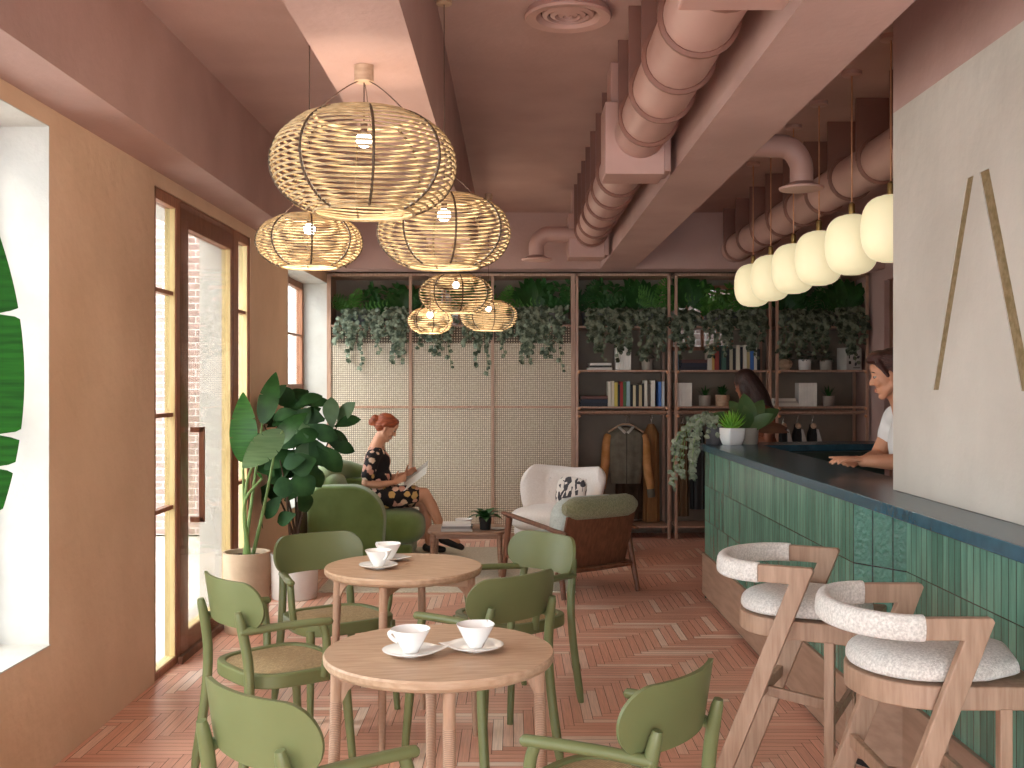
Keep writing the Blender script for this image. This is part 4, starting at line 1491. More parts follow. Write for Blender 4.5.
SHZ = [Z(406.5), Z(370), Z(326)]      # shelf tops: low, middle, planting ledge
UN = [(X(577), X(669), 'beside the cane wall'), (X(676), X(770), 'in the middle bay'), (X(777), X(867), 'behind the bar lamps')]
UN_L = ['tall open wooden shelving bay with a jacket hanging in it', 'tall open wooden shelving bay with books on two shelves behind the bar plants', 'tall open wooden shelving bay beside the pink side wall']
def shelving(k, x0, x1):
    t = thing('shelving_unit', UN_L[k], 'shelving', (x0, SY, 0), 0, 'open shelving bays on the back wall')
    w = x1 - x0
    for x in (.0, w):
        for y in (.0, .40):
            MB().bx(x - .014, x + .014, y - .014, y + .014, 0, BZ - .005).build('upright', mt['copper_wood'], t, smooth=False, bevel=.003)
    for z in SHZ + [.13]:
        MB().bx(-.002, w + .002, -.012, .41, z - .018, z).build('shelf', mt['rail_wood'], t, smooth=False, bevel=.002)
    for z in (SHZ[0] - .055,):
        m = MB().tube([(0, .02, z), (w, .02, z)], .009, 8)
        m.tube([(0, .39, z), (w, .39, z)], .009, 8)
        m.build('cross_rod', mt['copper_wood'], t)
    MB().tube([(0, .2, SHZ[0] - .075), (w, .2, SHZ[0] - .075)], .009, 8).build('clothes_rail', mt['copper_wood'], t)
    for z in SHZ[:2] + [SHZ[0] - .075]:
        for x in (.02, w - .02):
            MB().ell((x, -.022, z - .02), .016, seg=10, rings=8).build('knob', mt['copper'], t)
    m = MB().bx(-.014, w + .014, -.014, .41, BZ - .03, BZ - .005)
    m.build('top_panel', mt['rail_wood'], t, smooth=False)
mt['copper_wood'] = pm('upright_wood', '#b08a74', '#9b7763', scale=4, rough=.4, stretch=(14, 14, 2))
for k, (a, b, s) in enumerate(UN):
    shelving(k, a, b)

# ------------------------------------------------------------------ books on the shelves
def row(px0, z, specs, where, grp, y=SY + .03):
    """upright books side by side; specs: (width px, height px, colour, colour word)"""
    x = X(px0)
    for i, (w, h, c, wd) in enumerate(specs):
        wm = w * .01
        t = book(wm - .001, .15, h * .01, bc(c))
        t.location = (x + wm / 2, y, z)
        nth = ['first', 'second', 'third', 'fourth', 'fifth', 'sixth', 'seventh', 'eighth', 'ninth', 'tenth', 'eleventh', 'twelfth', 'thirteenth', 'fourteenth', 'fifteenth'][i]
        tag(t, '%s book, %s upright from the dark stack, %s' % (wd, nth, where), 'book', grp)
        x += wm
RA = [(3.6, 25, '#c9c0ae', 'cream'), (3, 25.5, '#d8ceb8', 'pale'), (3.4, 24, '#cdb85a', 'yellow'), (2.4, 22, '#2b2a2c', 'black'), (3, 25, '#a83a35', 'red'), (3.2, 24.5, '#4d6b45', 'green'),
      (4, 25, '#8fa6ac', 'pale blue'), (2.6, 22, '#25272b', 'black'), (3, 21, '#d2c6a0', 'buff'), (3, 22, '#33322f', 'dark'), (3.2, 21.5, '#bfae86', 'buff'), (2, 23, '#1f2022', 'black'),
      (3.6, 26, '#cfc8ba', 'cream'), (3, 22, '#5a5148', 'brown'), (4.6, 26, '#d9d4c8', 'white')]
row(608, SHZ[0], RA, 'jacket bay row', 'upright books over the jacket')
RB = [(4.5, 25, '#c9c2b4', 'cream'), (2.6, 25, '#caa05a', 'ochre'), (4.6, 24, '#8f3a30', 'red'), (2.2, 23, '#22242a', 'black'), (5, 24.5, '#3e5d50', 'green'), (3.2, 22, '#27282b', 'black'),
      (3.4, 21, '#b6ab92', 'buff'), (3, 22, '#2f3031', 'dark'), (4.4, 25, '#cfc6b2', 'cream'), (2.6, 23, '#2a2b30', 'black'), (4, 25, '#d5cdbd', 'white'), (3.2, 24, '#b9a878', 'buff'),
      (4, 25, '#3f67a8', 'blue'), (3, 25, '#c9c4ba', 'pale'), (3.2, 21, '#28292c', 'black')]
row(708, SHZ[1], RB, 'middle bay row', 'upright books in the middle bay')
x = X(658.5)
for i, (w, h, c, wd) in enumerate([(3.4, 25, '#4a74b5', 'blue'), (3.2, 25, '#b9c0c4', 'grey')]):
    t = book(w * .01 - .001, .15, h * .01, bc(c))
    t.location = (x + w * .005, SY + .03, SHZ[0])
    tag(t, '%s upright book at the end of the row over the jacket' % wd, 'book', 'upright books over the jacket')
    x += w * .01
for k, (px, w, z, where) in enumerate([(594, 28, SHZ[0], 'low shelf of the jacket bay'), (694, 27, SHZ[1], 'upper shelf of the middle bay')]):
    zz = z
    for i, (c, wd, h) in enumerate([('#23252e', 'bottom', 3.6), ('#262b3a', 'middle', 3.6), ('#5d3a34', 'top', 3.2)]):
        flat_book('dark book at the %s of the stack on the %s' % (wd, where), X(px) + .004 * i, SY + .03, zz, w * .01 - .006 * i, .2, h * .01, c, 0, 'dark lying books')
        zz += h * .01 + .0003
    if k == 1:
        for i, (w2, c) in enumerate([(1.6, '#9fb0b6'), (1.6, '#4b5a66')]):
            t = book(w2 * .01, .15, .19, bc(c)); t.location = (X(677.2 + 1.8 * i), SY + .03, z)
            tag(t, ['pale blue', 'slate'][i] + ' thin upright book beside the middle bay dark stack', 'book', 'thin books')
zz = SHZ[1]
for i, (c, wd, h, w) in enumerate([('#cfc8be', 'bottom', 2.6, 25), ('#3d3a38', 'middle', 2, 22), ('#d5cfc6', 'top', 2.4, 22)]):
    flat_book('book lying at the %s of the pale stack over the jacket' % wd, X(600) + .005 * i, SY + .03, zz, w * .01, .18, h * .01, c, 2 * i, 'pale lying books over the jacket')
    zz += h * .01 + .0005
zz = SHZ[0]
for i, (c, wd, h, w) in enumerate([('#d8d0c2', 'bottom', 3.2, 26), ('#b9b0a2', 'middle', 2.2, 24), ('#d8d0c2', 'top', 2.6, 22)]):
    flat_book('book lying at the %s of the cream stack behind the bar' % wd, X(787) - .006 * i, SY + .03, zz, w * .01, .18, h * .01, c, -2 * i, 'cream lying books behind the bar')
    zz += h * .01 + .0005
def boxed_set(px0, px1, z, hpx, label):
    t = thing('boxed_set', label, 'book set', (X(px0), SY + .03, z), 0, 'white boxed sets of slim volumes')
    w = (px1 - px0) * .01
    n = 6
    for i in range(n):
        MB().bx(w * i / n + .0008, w * (i + 1) / n - .0008, 0, .15, 0, hpx * .01).build('volume', mt['paper'], t, smooth=False, bevel=.002)
    MB().bx(-.002, w + .002, .02, .155, -.0, hpx * .01 + .002).build('slipcase', mt['paper_grey'], t, smooth=False)
boxed_set(616, 631.5, SHZ[1], 23.5, 'white boxed set of slim volumes on the upper shelf over the jacket')
boxed_set(676.5, 692.5, SHZ[0], 23.5, 'white boxed set on the low shelf of the middle bay')
boxed_set(800, 818, SHZ[0], 23.5, 'white boxed set on the low shelf of the bay behind the bar lamps')
t = thing('magazine_box', 'pale box with dark printed sides on the upper shelf beside the side wall', 'box', (X(853), SY + .12, SHZ[1]), R(18))
MB().bx(-.09, .09, -.08, .08, 0, .225).build('box_body', mt['paper_grey'], t, smooth=False, bevel=.002)
m = MB().bx(-.062, -.035, -.0815, -.08, .06, .09).bx(-.062, -.05, -.0815, -.08, .115, .17).bx(-.01, .07, -.0812, -.08, .02, .026)
m.build('printed_mark', mt['black'], t, smooth=False)
m = MB()
for q in ((-.03, .17), (.02, .19), (.05, .13), (.0, .12), (.06, .07), (.02, .06)):
    m.ell((q[0], -.0803, q[1]), (.014, .0012, .02), seg=10, rings=6, mat=Matrix.Rotation(q[0] * 20, 3, 'Y'))
m.build('printed_leaf', mt['pot_dark'], t)

# small pots on the shelves
rnd = random.Random(5)
def shelf_pot(label, px, z, r, h, mat, kind, y=SY + .12, cat='plant'):
    t = thing('potted_plant', label, cat, (X(px), y, z), 0, None)
    cyl_pot(t, r, h, mat, .93, .008)
    m = MB()
    if kind == 'spike':
        for i in range(16):
            a = 2.4 * i
            el = .8 + .6 * i / 16
            d = V((math.cos(a) * math.cos(el), math.sin(a) * math.cos(el), math.sin(el)))
            m.leaf((0, 0, h - .03), d, V((-math.cos(a), -math.sin(a), .3)), rnd.uniform(.10, .16), .018, .2, n=4)
    elif kind == 'bush':
        for i in range(60):
            a = 2.4 * i
            el = .1 + 1.3 * rnd.random()
            d = V((math.cos(a) * math.cos(el), math.sin(a) * math.cos(el), math.sin(el)))
            m.leaf(V((0, 0, h - .02)) + d * rnd.uniform(0, .06), d, V((-math.cos(a), -math.sin(a), 1)), rnd.uniform(.05, .09), .03, .4, n=3)
    else:
        for i in range(26):
            a = 2.4 * i
            p = V((.03 * math.cos(a), .03 * math.sin(a), h - .02 + .11 * rnd.random()))
            m.leaf(p, V((math.cos(a), math.sin(a), rnd.uniform(-.2, .8))), V((0, 0, 1)), rnd.uniform(.05, .08), .045, .5, n=4)
    m.build('foliage', mt['lush'] if kind != 'round' else mt['vine_dark'], t)
    return t
shelf_pot('small leafy plant in a grey pot on the upper shelf over the jacket', 648.5, SHZ[1], .058, .105, mt['pot_grey'], 'round')
shelf_pot('spiky plant in a grey pot on the low shelf of the middle bay', 707, SHZ[0], .062, .11, mt['pot_grey'], 'spike')
shelf_pot('round bush in a tan pot on the low shelf of the middle bay', 725, SHZ[0], .075, .115, mt['oak'], 'bush')
t = shelf_pot('dark bush in a round wooden pot on the upper shelf behind the bar lamps', 788, SHZ[1], .05, .115, mt['oak'], 'bush')
MB().ell((0, 0, .062), (.078, .078, .062), seg=10, rings=6, e=1.0).build('faceted_shell', mt['oak'], t, smooth=False)
shelf_pot('leafy plant in a white pot on the upper shelf behind the bar lamps', 808, SHZ[1], .064, .105, mt['pot_white'], 'round')
shelf_pot('leafy plant in a grey pot next to the printed box on the upper shelf', 829.5, SHZ[1], .064, .10, mt['pot_grey'], 'round')
shelf_pot('spiky plant in a pale pot on the low shelf behind the bar lamps', 832, SHZ[0], .06, .105, mt['pot_grey'], 'spike')

# ------------------------------------------------------------------ greenery along the planting ledge
def trailing(seed, spread, drop, ns, dense=1.0):
    rn = random.Random(seed)
    st, lf = MB(), MB()
    for s in range(ns):
        x0 = rn.uniform(-.12, .12)
        x1 = x0 + rn.uniform(-spread, spread)
        L = drop * rn.uniform(.15, 1.0) ** 1.3
        p = spline([(x0, .12, .12), (x0 * .6 + x1 * .4, .0, .15 + .04 * rn.random()), (x1, -.1 - .03 * rn.random(), .05), (x1 + rn.uniform(-.03, .03), -.11, -.5 * L + .05), (x1 + rn.uniform(-.05, .05), -.105, -L)], 5)
        st.tube(p, .0025, 4)
        for i in range(2, len(p)):
            for q in range(2 if rn.random() < .45 * dense else 1):
                a = rn.uniform(0, 2 * PI)
                d = V((math.cos(a), -.25 + .3 * math.sin(a), -.55 + rn.uniform(-.4, .5)))
                sz = rn.uniform(.036, .062)
                lf.leaf(p[i], d, V((rn.uniform(-.4, .4), -1, rn.uniform(-.1, .8))), sz, sz * .85, .5, n=4)
    for i in range(int(18 * dense)):
        a = rn.uniform(0, 2 * PI)
        p = V((rn.uniform(-.17, .17), rn.uniform(-.13, .1), rn.uniform(.0, .15)))
        lf.leaf(p, V((math.cos(a), -.3, rn.uniform(-.6, .6))), V((rn.uniform(-.4, .4), -1, .5)), rn.uniform(.04, .065), .045, .5, n=4)
    return st, lf
def make_trailing(seed, mat, label, spread=.13, drop=.36, ns=12):
    t = thing('trailing_plant', label, 'plant', (0, 0, 0), 0, 'trailing vines on the planting ledge')
    st, lf = trailing(seed, spread, drop, ns)
    st.build('stems', mt['stem'], t)
    lf.build('foliage', mat, t)
    cyl_pot(t, .07, .12, mt['pot_dark'], .85)
    t.children[-1].location = (0, 0.03, 0); t.children[-2].location = (0, .03, 0)
    return t
TV = [(361, 'over the cane wall next to the window reveal', 0), (399, 'over the cane wall beside the post of its first panel', 1), (441, 'above the smallest rattan pendant', 2),
      (487, 'over the cane wall behind the small rattan pendants', 0), (527, 'over the cane wall beside the second post', 1), (552, 'over the cane wall next to the shelving', 2),
      (601, 'in the jacket bay next to the cane wall', 1), (630, 'in the middle of the jacket bay', 0), (655, 'in the jacket bay next to the middle bay', 2),
      (692, 'in the middle bay next to the jacket bay', 0), (722, 'in the middle bay under the barred window', 2), (753, 'in the middle bay behind the first globe lamps', 1),
      (795, 'in the last bay behind the globe lamps', 2), (826, 'in the last bay above the grey pots', 0), (853, 'at the end of the ledge by the pink side wall', 1)]
protos = {}
for px, wh, k in TV:
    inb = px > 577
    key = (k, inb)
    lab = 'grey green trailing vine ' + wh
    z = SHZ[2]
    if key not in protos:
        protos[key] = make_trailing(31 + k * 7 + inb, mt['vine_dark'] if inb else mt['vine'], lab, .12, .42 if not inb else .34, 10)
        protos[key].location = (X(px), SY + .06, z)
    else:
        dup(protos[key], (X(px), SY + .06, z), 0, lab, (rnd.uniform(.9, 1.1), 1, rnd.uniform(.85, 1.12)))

def fern_mesh(seed, kind):
    rn = random.Random(seed)
    m = MB()
    if kind == 0:       # arching fern
        for i in range(15):
            a = 2.4 * i
            el = .6 + .7 * rn.random()
            d = V((math.cos(a) * math.cos(el), math.sin(a) * math.cos(el) * .45, math.sin(el)))
            L = rn.uniform(.25, .42)
            p = arc((0, 0, .08), d * L * .6 + V((0, 0, .1)), d * L + V((d.x * .15, 0, -.02)), 9)
            for j in range(1, 10):
                w = .07 * math.sin(PI * (j / 10.5) ** .8)
                dj = (p[j] - p[j - 1]).normalized()
                sd = dj.cross(V((0, -1, .2))).normalized()
                for s in (-1, 1):
                    m.leaf(p[j], sd * s + dj * .5, V((0, -1, .5)), w, .018, .3, n=3)
    elif kind == 1:     # broad dark leaves
        for i in range(17):
            a = 2.4 * i
            el = .5 + .9 * rn.random()
            d = V((math.cos(a) * math.cos(el), math.sin(a) * math.cos(el) * .45, math.sin(el)))
            m.leaf(V((0, 0, .1)) + d * .08, d, V((rn.uniform(-.5, .5), -1, .5)), rn.uniform(.2, .32), rn.uniform(.07, .11), .5, n=7)
    else:               # upright leafy sprigs
        for i in range(7):
            x = rn.uniform(-.12, .12)
            top = V((x * 1.5, rn.uniform(-.05, .1), rn.uniform(.25, .44)))
            p = arc((x * .4, 0, .08), (x, 0, .2), top, 8)
            for j in range(1, 9):
                for q in range(3):
                    a = rn.uniform(0, 2 * PI)
                    m.leaf(p[j], V((math.cos(a), math.sin(a) * .5, .5)), V((rn.uniform(-.3, .3), -1, .6)), rn.uniform(.06, .1), .04, .4, n=4)
    return m
UP = [(350, 0, 'lush2', 'bright arching fern in the niche next to the window reveal'), (379, 2, 'lush', 'dark leafy plant standing high in the first niche'), (403, 1, 'lush', 'broad dark leaved plant in front of the niche post'),
      (430, 0, 'lush', 'dark fern above the smallest rattan pendant'), (470, 1, 'lush', 'broad dark plant behind the small rattan pendants'), (503, 0, 'lush2', 'bright fern in the niche beside the second post'),
      (533, 1, 'lush', 'broad dark plant in the niche before the shelving'), (555, 2, 'lush', 'dark leafy plant in the niche corner at the shelving'),
      (590, 0, 'lush', 'dark fern at the top of the jacket bay beside the cane wall'), (612, 2, 'lush', 'dark sprigs high in the middle of the jacket bay'), (641, 1, 'lush', 'broad dark plant at the top of the jacket bay'), (660, 0, 'lush2', 'pale fern at the top of the jacket bay beside the middle bay'),
      (690, 1, 'lush', 'broad dark plant at the top of the middle bay'), (715, 2, 'lush2', 'leafy sprigs in front of the barred window'), (735, 0, 'lush2', 'bright fern at the top of the middle bay'), (760, 1, 'lush', 'broad plant behind the first globe lamp'),
      (790, 1, 'lush', 'broad dark plant at the top of the last bay'), (818, 0, 'lush', 'arching dark fern at the top of the last bay'), (848, 1, 'lush', 'dark plant at the top of the last bay by the side wall')]
fp_ = {}
for px, k, mm, lab in UP:
    if (k, mm) not in fp_:
        t = thing('leafy_plant', lab, 'plant', (X(px), SY + .2, SHZ[2]), 0, 'upright plants on the planting ledge')
        fern_mesh(50 + k, k).build('foliage', mt[mm], t)
        cyl_pot(t, .07, .12, mt['pot_dark'], .85)
        fp_[(k, mm)] = t
    else:
        dup(fp_[(k, mm)], (X(px), SY + .2, SHZ[2]), rnd.uniform(-.2, .2), lab, (1.05, .8, rnd.uniform(1.05, 1.3)))

# ------------------------------------------------------------------ clothes
def hanger(t, w, zt):
    m = MB()
    m.tube(spline([(-w / 2, 0, -.08), (-.06, 0, -.01), (0, 0, .0), (.06, 0, -.01), (w / 2, 0, -.08)], 6), .009, 8)
    m.build('hanger_arm', mt['oak'], t)
    m = MB()
    m.tube(spline([(0, 0, 0), (0, 0, .05), (.012, 0, .075), (0, 0, .095), (-.014, 0, .08)], 6), .003, 6)
    m.build('hook', mt['chrome'], t)
hz = Z(425)
t = thing('coat_hanger', 'wooden hanger carrying the jacket with tan sleeves', 'hanger', (X(628), SY + .2, hz), R(0))
hanger(t, .36, 0)
j = thing('jacket', 'grey jacket with tan sleeves and a pale collar on a hanger', 'jacket', (X(628), SY + .2, hz))
secs = []
for z, a, b, cx in ((-.035, .05, .045, 0), (-.06, .10, .055, 0), (-.095, .18, .06, 0), (-.14, .196, .07, 0), (-.3, .18, .085, 0), (-.42, .17, .085, 0), (-.50, .165, .08, 0), (-.56, .155, .07, 0), (-.60, .15, .065, 0)):
    secs.append([V((cx + x, y * (1 + .1 * math.sin(9 * x / a)), z)) for x, y in superell(a, b, 2.4, 36)])
m = MB(); m.loft(secs)
m.build('jacket_body', mt['grey_cloth'], j, ang=60)
m = MB(); m.tube([(0, -.072 - .0, -.09), (0, -.083, -.3), (0, -.082, -.5), (0, -.068, -.6)], .004, 6)
m.build('zip', mt['black'], j)
for s in (-1, 1):
    m = MB()
    m.tube(spline([(s * .17, 0, -.105), (s * .198, -.01, -.2), (s * .215, -.015, -.42), (s * .25, -.02, -.66)], 6), [.034] + [.045] * 6 + [.045] * 5 + [.044] * 4 + [.042, .04, .038], 16, flat=1.0)
    sl = m.build('sleeve', mt['tan_cloth'], j)
    MB().tube([(s * .249, -.02, -.655), (s * .26, -.02, -.74)], [.04, .037], 16).build('cuff', mt['grey_cloth'], sl)
m = MB()
for s in (-1, 1):
    m.tube(spline([(s * .075, .04, -.02), (s * .065, -.03, -.035), (s * .012, -.068, -.085)], 6), .016, 8, flat=.6)
m.tube(spline([(-.075, .04, -.02), (0, .06, -.01), (.075, .04, -.02)], 5), .016, 8, flat=.6)
m.build('collar', mt['paper_grey'], j)
# darker clothes farther along the same rail
def hung(label, px, y, w, L, mat, nm='hung_coat', cat='coat', top=hz, shoulder=True):
    t = thing(nm, label, cat, (X(px), y, top))
    secs = []
    for z, a, b in ((-.0, .03, .03), (-.04, w * .6, .045), (-.1, w * .95, .055), (-.3, w * .95, .06), (-L * .7, w, .06), (-L, w * 1.03, .062)):
        secs.append([V((x, yy * (1 + .25 * math.sin(14 * x / w)), z)) for x, yy in superell(a, b, 2.3, 32)])
    m = MB(); m.loft(secs)
    m.build('cloth', mat, t, ang=60)
    m = MB(); m.tube(spline([(0, 0, -.01), (0, 0, .05), (.012, 0, .075), (0, 0, .095), (-.014, 0, .08)], 5), .003, 6)
    m.build('hook', mt['chrome'], t)
    return t
hung('long brown coat hanging behind the jacket', 633, SY + .36, .14, .98, mt['brown_cloth'])
hung('long tan coat hanging beside the jacket close to the bay post', 655, SY + .3, .085, 1.0, pm('caramel_cloth', '#8a5f38', '#75502e', scale=10, rough=.9, stretch=(20, 20, 1)))
hung('black garment hanging in the middle bay next to the bar end', 701, SY + .2, .075, .86, mt['black'])
hung('brown coat hanging at the edge of the middle bay', 688, SY + .34, .06, .95, pm('umber_cloth', '#6b5138', '#57412c', scale=10, rough=.9, stretch=(20, 20, 1)))
for i, px in enumerate((788, 802.5, 818)):
    t = hung(['black waistcoat with a pale lining, first on the rail behind the bar', 'black waistcoat in the middle of the three behind the bar', 'black waistcoat next to the side wall of the three behind the bar'][i], px, SY + .2, .055, .5, mt['black'], 'waistcoat', 'waistcoat')
    m = MB()
    m.loft([[V((.03, -.07, -.05)), V((.045, -.068, -.05)), V((.045, -.04, -.05)), V((.03, -.04, -.05))], [V((.035, -.075, -.3)), V((.115, -.07, -.3)), V((.115, -.04, -.3)), V((.035, -.04, -.3))]])
    m.build('lining', mt['paper_grey'], t, smooth=False)
    m = MB(); m.ell((0, -.045, -.015), (.03, .02, .03)); m.build('hanger_head', mt['oak'], t)
# ------------------------------------------------------------------ plants on the bar end
ZB = 1.116
t = thing('potted_agave', 'bright green agave in a white square pot on the bar end', 'plant', (1.566, 7.58, ZB), R(20))
m = MB()
secs = []
for z, a in ((0, .052), (.006, .056), (.05, .07), (.115, .074), (.12, .072)):
    secs.append([V((x, y, z)) for x, y in superell(a, a, 7, 32)])
m.loft(secs)
m.build('pot', mt['ceramic'], t, ang=50)
m = MB()
rnd = random.Random(3)
for i in range(46):
    a = 2.4 * i
    el = 1.45 - 1.25 * (i / 46)
    d = V((math.cos(a) * math.cos(el), math.sin(a) * math.cos(el), math.sin(el)))
    L = rnd.uniform(.10, .135)
    m.tube([V((0, 0, .115)), V((0, 0, .115)) + d * L * .5, V((0, 0, .118)) + d * L + V((0, 0, .012))], [.010, .011, .001], 6, flat=.6)
m.build('foliage', mt['agave'], t)
t = thing('broad_leaf_plant', 'broad leaved plant with reddish edges in a grey pot on the bar end', 'plant', (1.70, 7.66, ZB))
cyl_pot(t, .075, .118, mt['pot_grey'], .9)
m, m2 = MB(), MB()
for a, el, L, W, red in ((150, 25, .30, .13, 0), (95, 60, .28, .14, 0), (40, 30, .30, .12, 0), (200, 12, .26, .08, 1), (10, 8, .32, .08, 1), (-20, 2, .30, .06, 1), (120, 45, .26, .13, 0), (65, 40, .27, .12, 0), (170, 45, .22, .09, 1), (-100, 40, .2, .1, 0), (-60, 25, .22, .1, 0)):
    a, el = R(a), R(el)
    d = V((math.cos(a) * math.cos(el), math.sin(a) * math.cos(el) * .5 * (1 if a > 0 else 1), math.sin(el)))
    if 80 < math.degrees(a) < 160 or 30 < math.degrees(a) < 79:
        d.y *= .3
    (m2 if red else m).leaf((0, 0, .10), d, V((-.2 * math.cos(a), -1, .5)), L, W, .35, n=10, fold=.2)
m.build('foliage', mt['rubber'], t)
m2.build('reddish_foliage', mt['rubber_red'], t)
t = thing('silver_vine', 'silvery trailing vine in a dark pot spilling over the bar end', 'plant', (1.455, 7.66, ZB))
cyl_pot(t, .062, .125, mt['pot_dark'], .95)
rn = random.Random(77)
st, lf = MB(), MB()
for s in range(10):
    e = V((rn.uniform(-.29, -.13), rn.uniform(-.12, .12), -rn.uniform(.02, .34)))
    p = spline([(0, 0, .11), (-.06, e.y * .4, .19 + .05 * rn.random()), (e.x * .85, e.y * .8, .08), (e.x, e.y, e.z * .5), e], 4)
    st.tube(p, .0025, 4)
    for q in p[2:]:
        for z in range(2):
            a = rn.uniform(0, 2 * PI)
            sz = rn.uniform(.03, .048)
            lf.leaf(q, V((math.cos(a), .4 * math.sin(a), -.5 + rn.uniform(-.3, .6))), V((rn.uniform(-.4, .4), -1, rn.uniform(0, .8))), sz, sz * .8, .5, n=4)
for i in range(38):
    a = rn.uniform(0, 2 * PI)
    p = V((rn.uniform(-.18, .03), rn.uniform(-.08, .08), rn.uniform(.06, .22)))
    lf.leaf(p, V((math.cos(a), -.2, rn.uniform(-.6, .5))), V((rn.uniform(-.4, .4), -1, .4)), rn.uniform(.032, .05), .038, .5, n=4)
st.build('stems', mt['stem'], t)
lf.build('foliage', mt['silver'], t)
# ------------------------------------------------------------------ people
def hand(mb, w, f, n, th, s=1.0, curl=(.5, .5, .5, .5), tcurl=.3, spread=.05):
    """w wrist, f finger direction, n palm normal (palm faces n), th thumb side"""
    w = V(w); f = V(f).normalized(); th = (V(th) - f * V(th).dot(f)).normalized()
    n = f.cross(th) * (1 if f.cross(th).dot(V(n)) > 0 else -1)
    P = .088 * s
    for k, q in enumerate((.026, .009, -.009, -.026)):
        mb.cap(w + th * q * .6 * s + f * .008 * s, w + f * P * (.97 if k < 3 else .88) + th * q * s, .0125 * s, .0105 * s, seg=10)
    for k, (q, L) in enumerate(((.027, .068), (.0095, .076), (-.0085, .07), (-.0265, .056))):
        b = w + f * P * (.97 if k < 3 else .88) + th * q * s
        d = (f + th * (1.5 - k) * spread).normalized()
        for j, (fr, r0, r1) in enumerate(((.45, .0095, .0088), (.31, .0088, .008), (.24, .008, .0068))):
            a = curl[k] * (.6 + .5 * j)
            dd = (d * math.cos(a) + n * math.sin(a)).normalized()
            e = b + dd * L * fr * s
            mb.cap(b, e, r0 * s, r1 * s, seg=10)
            b, d = e, dd
            d = dd
    b = w + th * .024 * s + f * .022 * s
    d = (f * .65 + th * .75 + n * .25).normalized()
    for L, r0, r1 in ((.042, .0135, .011), (.03, .0108, .0095), (.024, .0095, .0075)):
        e = b + d * L * s
        mb.cap(b, e, r0 * s, r1 * s, seg=10)
        b = e
        d = (d + f * tcurl + n * tcurl * .5).normalized()

def head(mb, c, f, s=1.0, up=(0, 0, 1), fem=False):
    """skull, face, nose, lips, ears; returns the placing function"""
    c = V(c); f = V(f).normalized()
    l = V(up).cross(f).normalized()
    u = f.cross(l).normalized()
    M = Matrix((f, l, u)).transposed()
    def p(a, b, d):
        return c + M @ V((a, b, d)) * s
    def el(q, r):
        mb.ell(p(*q), [x * s for x in r], seg=20, rings=14, mat=M)
    el((-.012, 0, .045), (.096, .074, .086))
    el((.022, 0, -.005), (.070, .062, .085))
    el((.030, 0, -.060), (.052, .050 if fem else .054, .048))
    el((.062, 0, -.100), (.022, .024, .020))
    for sgn in (-1, 1):
        mb.cap(p(-.005, sgn * .054, -.045), p(.055, sgn * .022, -.100), .020 * s, .016 * s)
        el((.066, sgn * .036, -.022), (.02, .02, .02))
        el((-.008, sgn * .073, -.002), (.018, .009, .031))
        mb.cap(p(.088, sgn * .008, .030), p(.072, sgn * .046, .028), .0075 * s, .006 * s)
        el((.098, sgn * .0105, -.026), (.009, .008, .008))
    mb.cap(p(.086, 0, .022), p(.109, 0, -.022), .0085 * s, .0105 * s)
    el((.082, 0, -.056), (.015, .024, .0065))
    el((.080, 0, -.069), (.015, .020, .0075))
    el((.078, 0, .055), (.02, .045, .035))
    return p, M

def face_bits(par, p, M, s, brow, lip):
    for sgn in (-1, 1):
        m = MB(); m.ell(p(.0755, sgn * .031, .012), (.0115 * s, .0125 * s, .0065 * s), seg=14, rings=10, mat=M)
        m.build('eye', mt['eye'], par)
        m = MB(); m.ell(p(.0845, sgn * .031, .0105), (.0045 * s, .0075 * s, .0066 * s), seg=12, rings=8, mat=M)
        m.build('iris', mt['black'], par)
        m = MB(); m.tube([p(.088, sgn * .013, .036), p(.088, sgn * .031, .041), p(.075, sgn * .05, .034)], [.003 * s, .0042 * s, .002 * s], 7)
        m.build('eyebrow', brow, par)
    m = MB()
    m.ell(p(.0865, 0, -.056), (.0125 * s, .0215 * s, .006 * s), seg=16, rings=8, mat=M)
    m.ell(p(.0855, 0, -.068), (.0125 * s, .018 * s, .007 * s), seg=16, rings=8, mat=M)
    m.build('lips', lip, par)
mt['eye'] = pm('eye_white', '#b9aea4', '#aea399', scale=4, rough=.3)
mt['lips'] = pm('lips', '#b8765f', '#ad6c56', scale=10, rough=.4)

def limb(mb, pts, rs):
    for i in range(len(pts) - 1):
        mb.cap(pts[i], pts[i + 1], rs[i], rs[i + 1], seg=14)

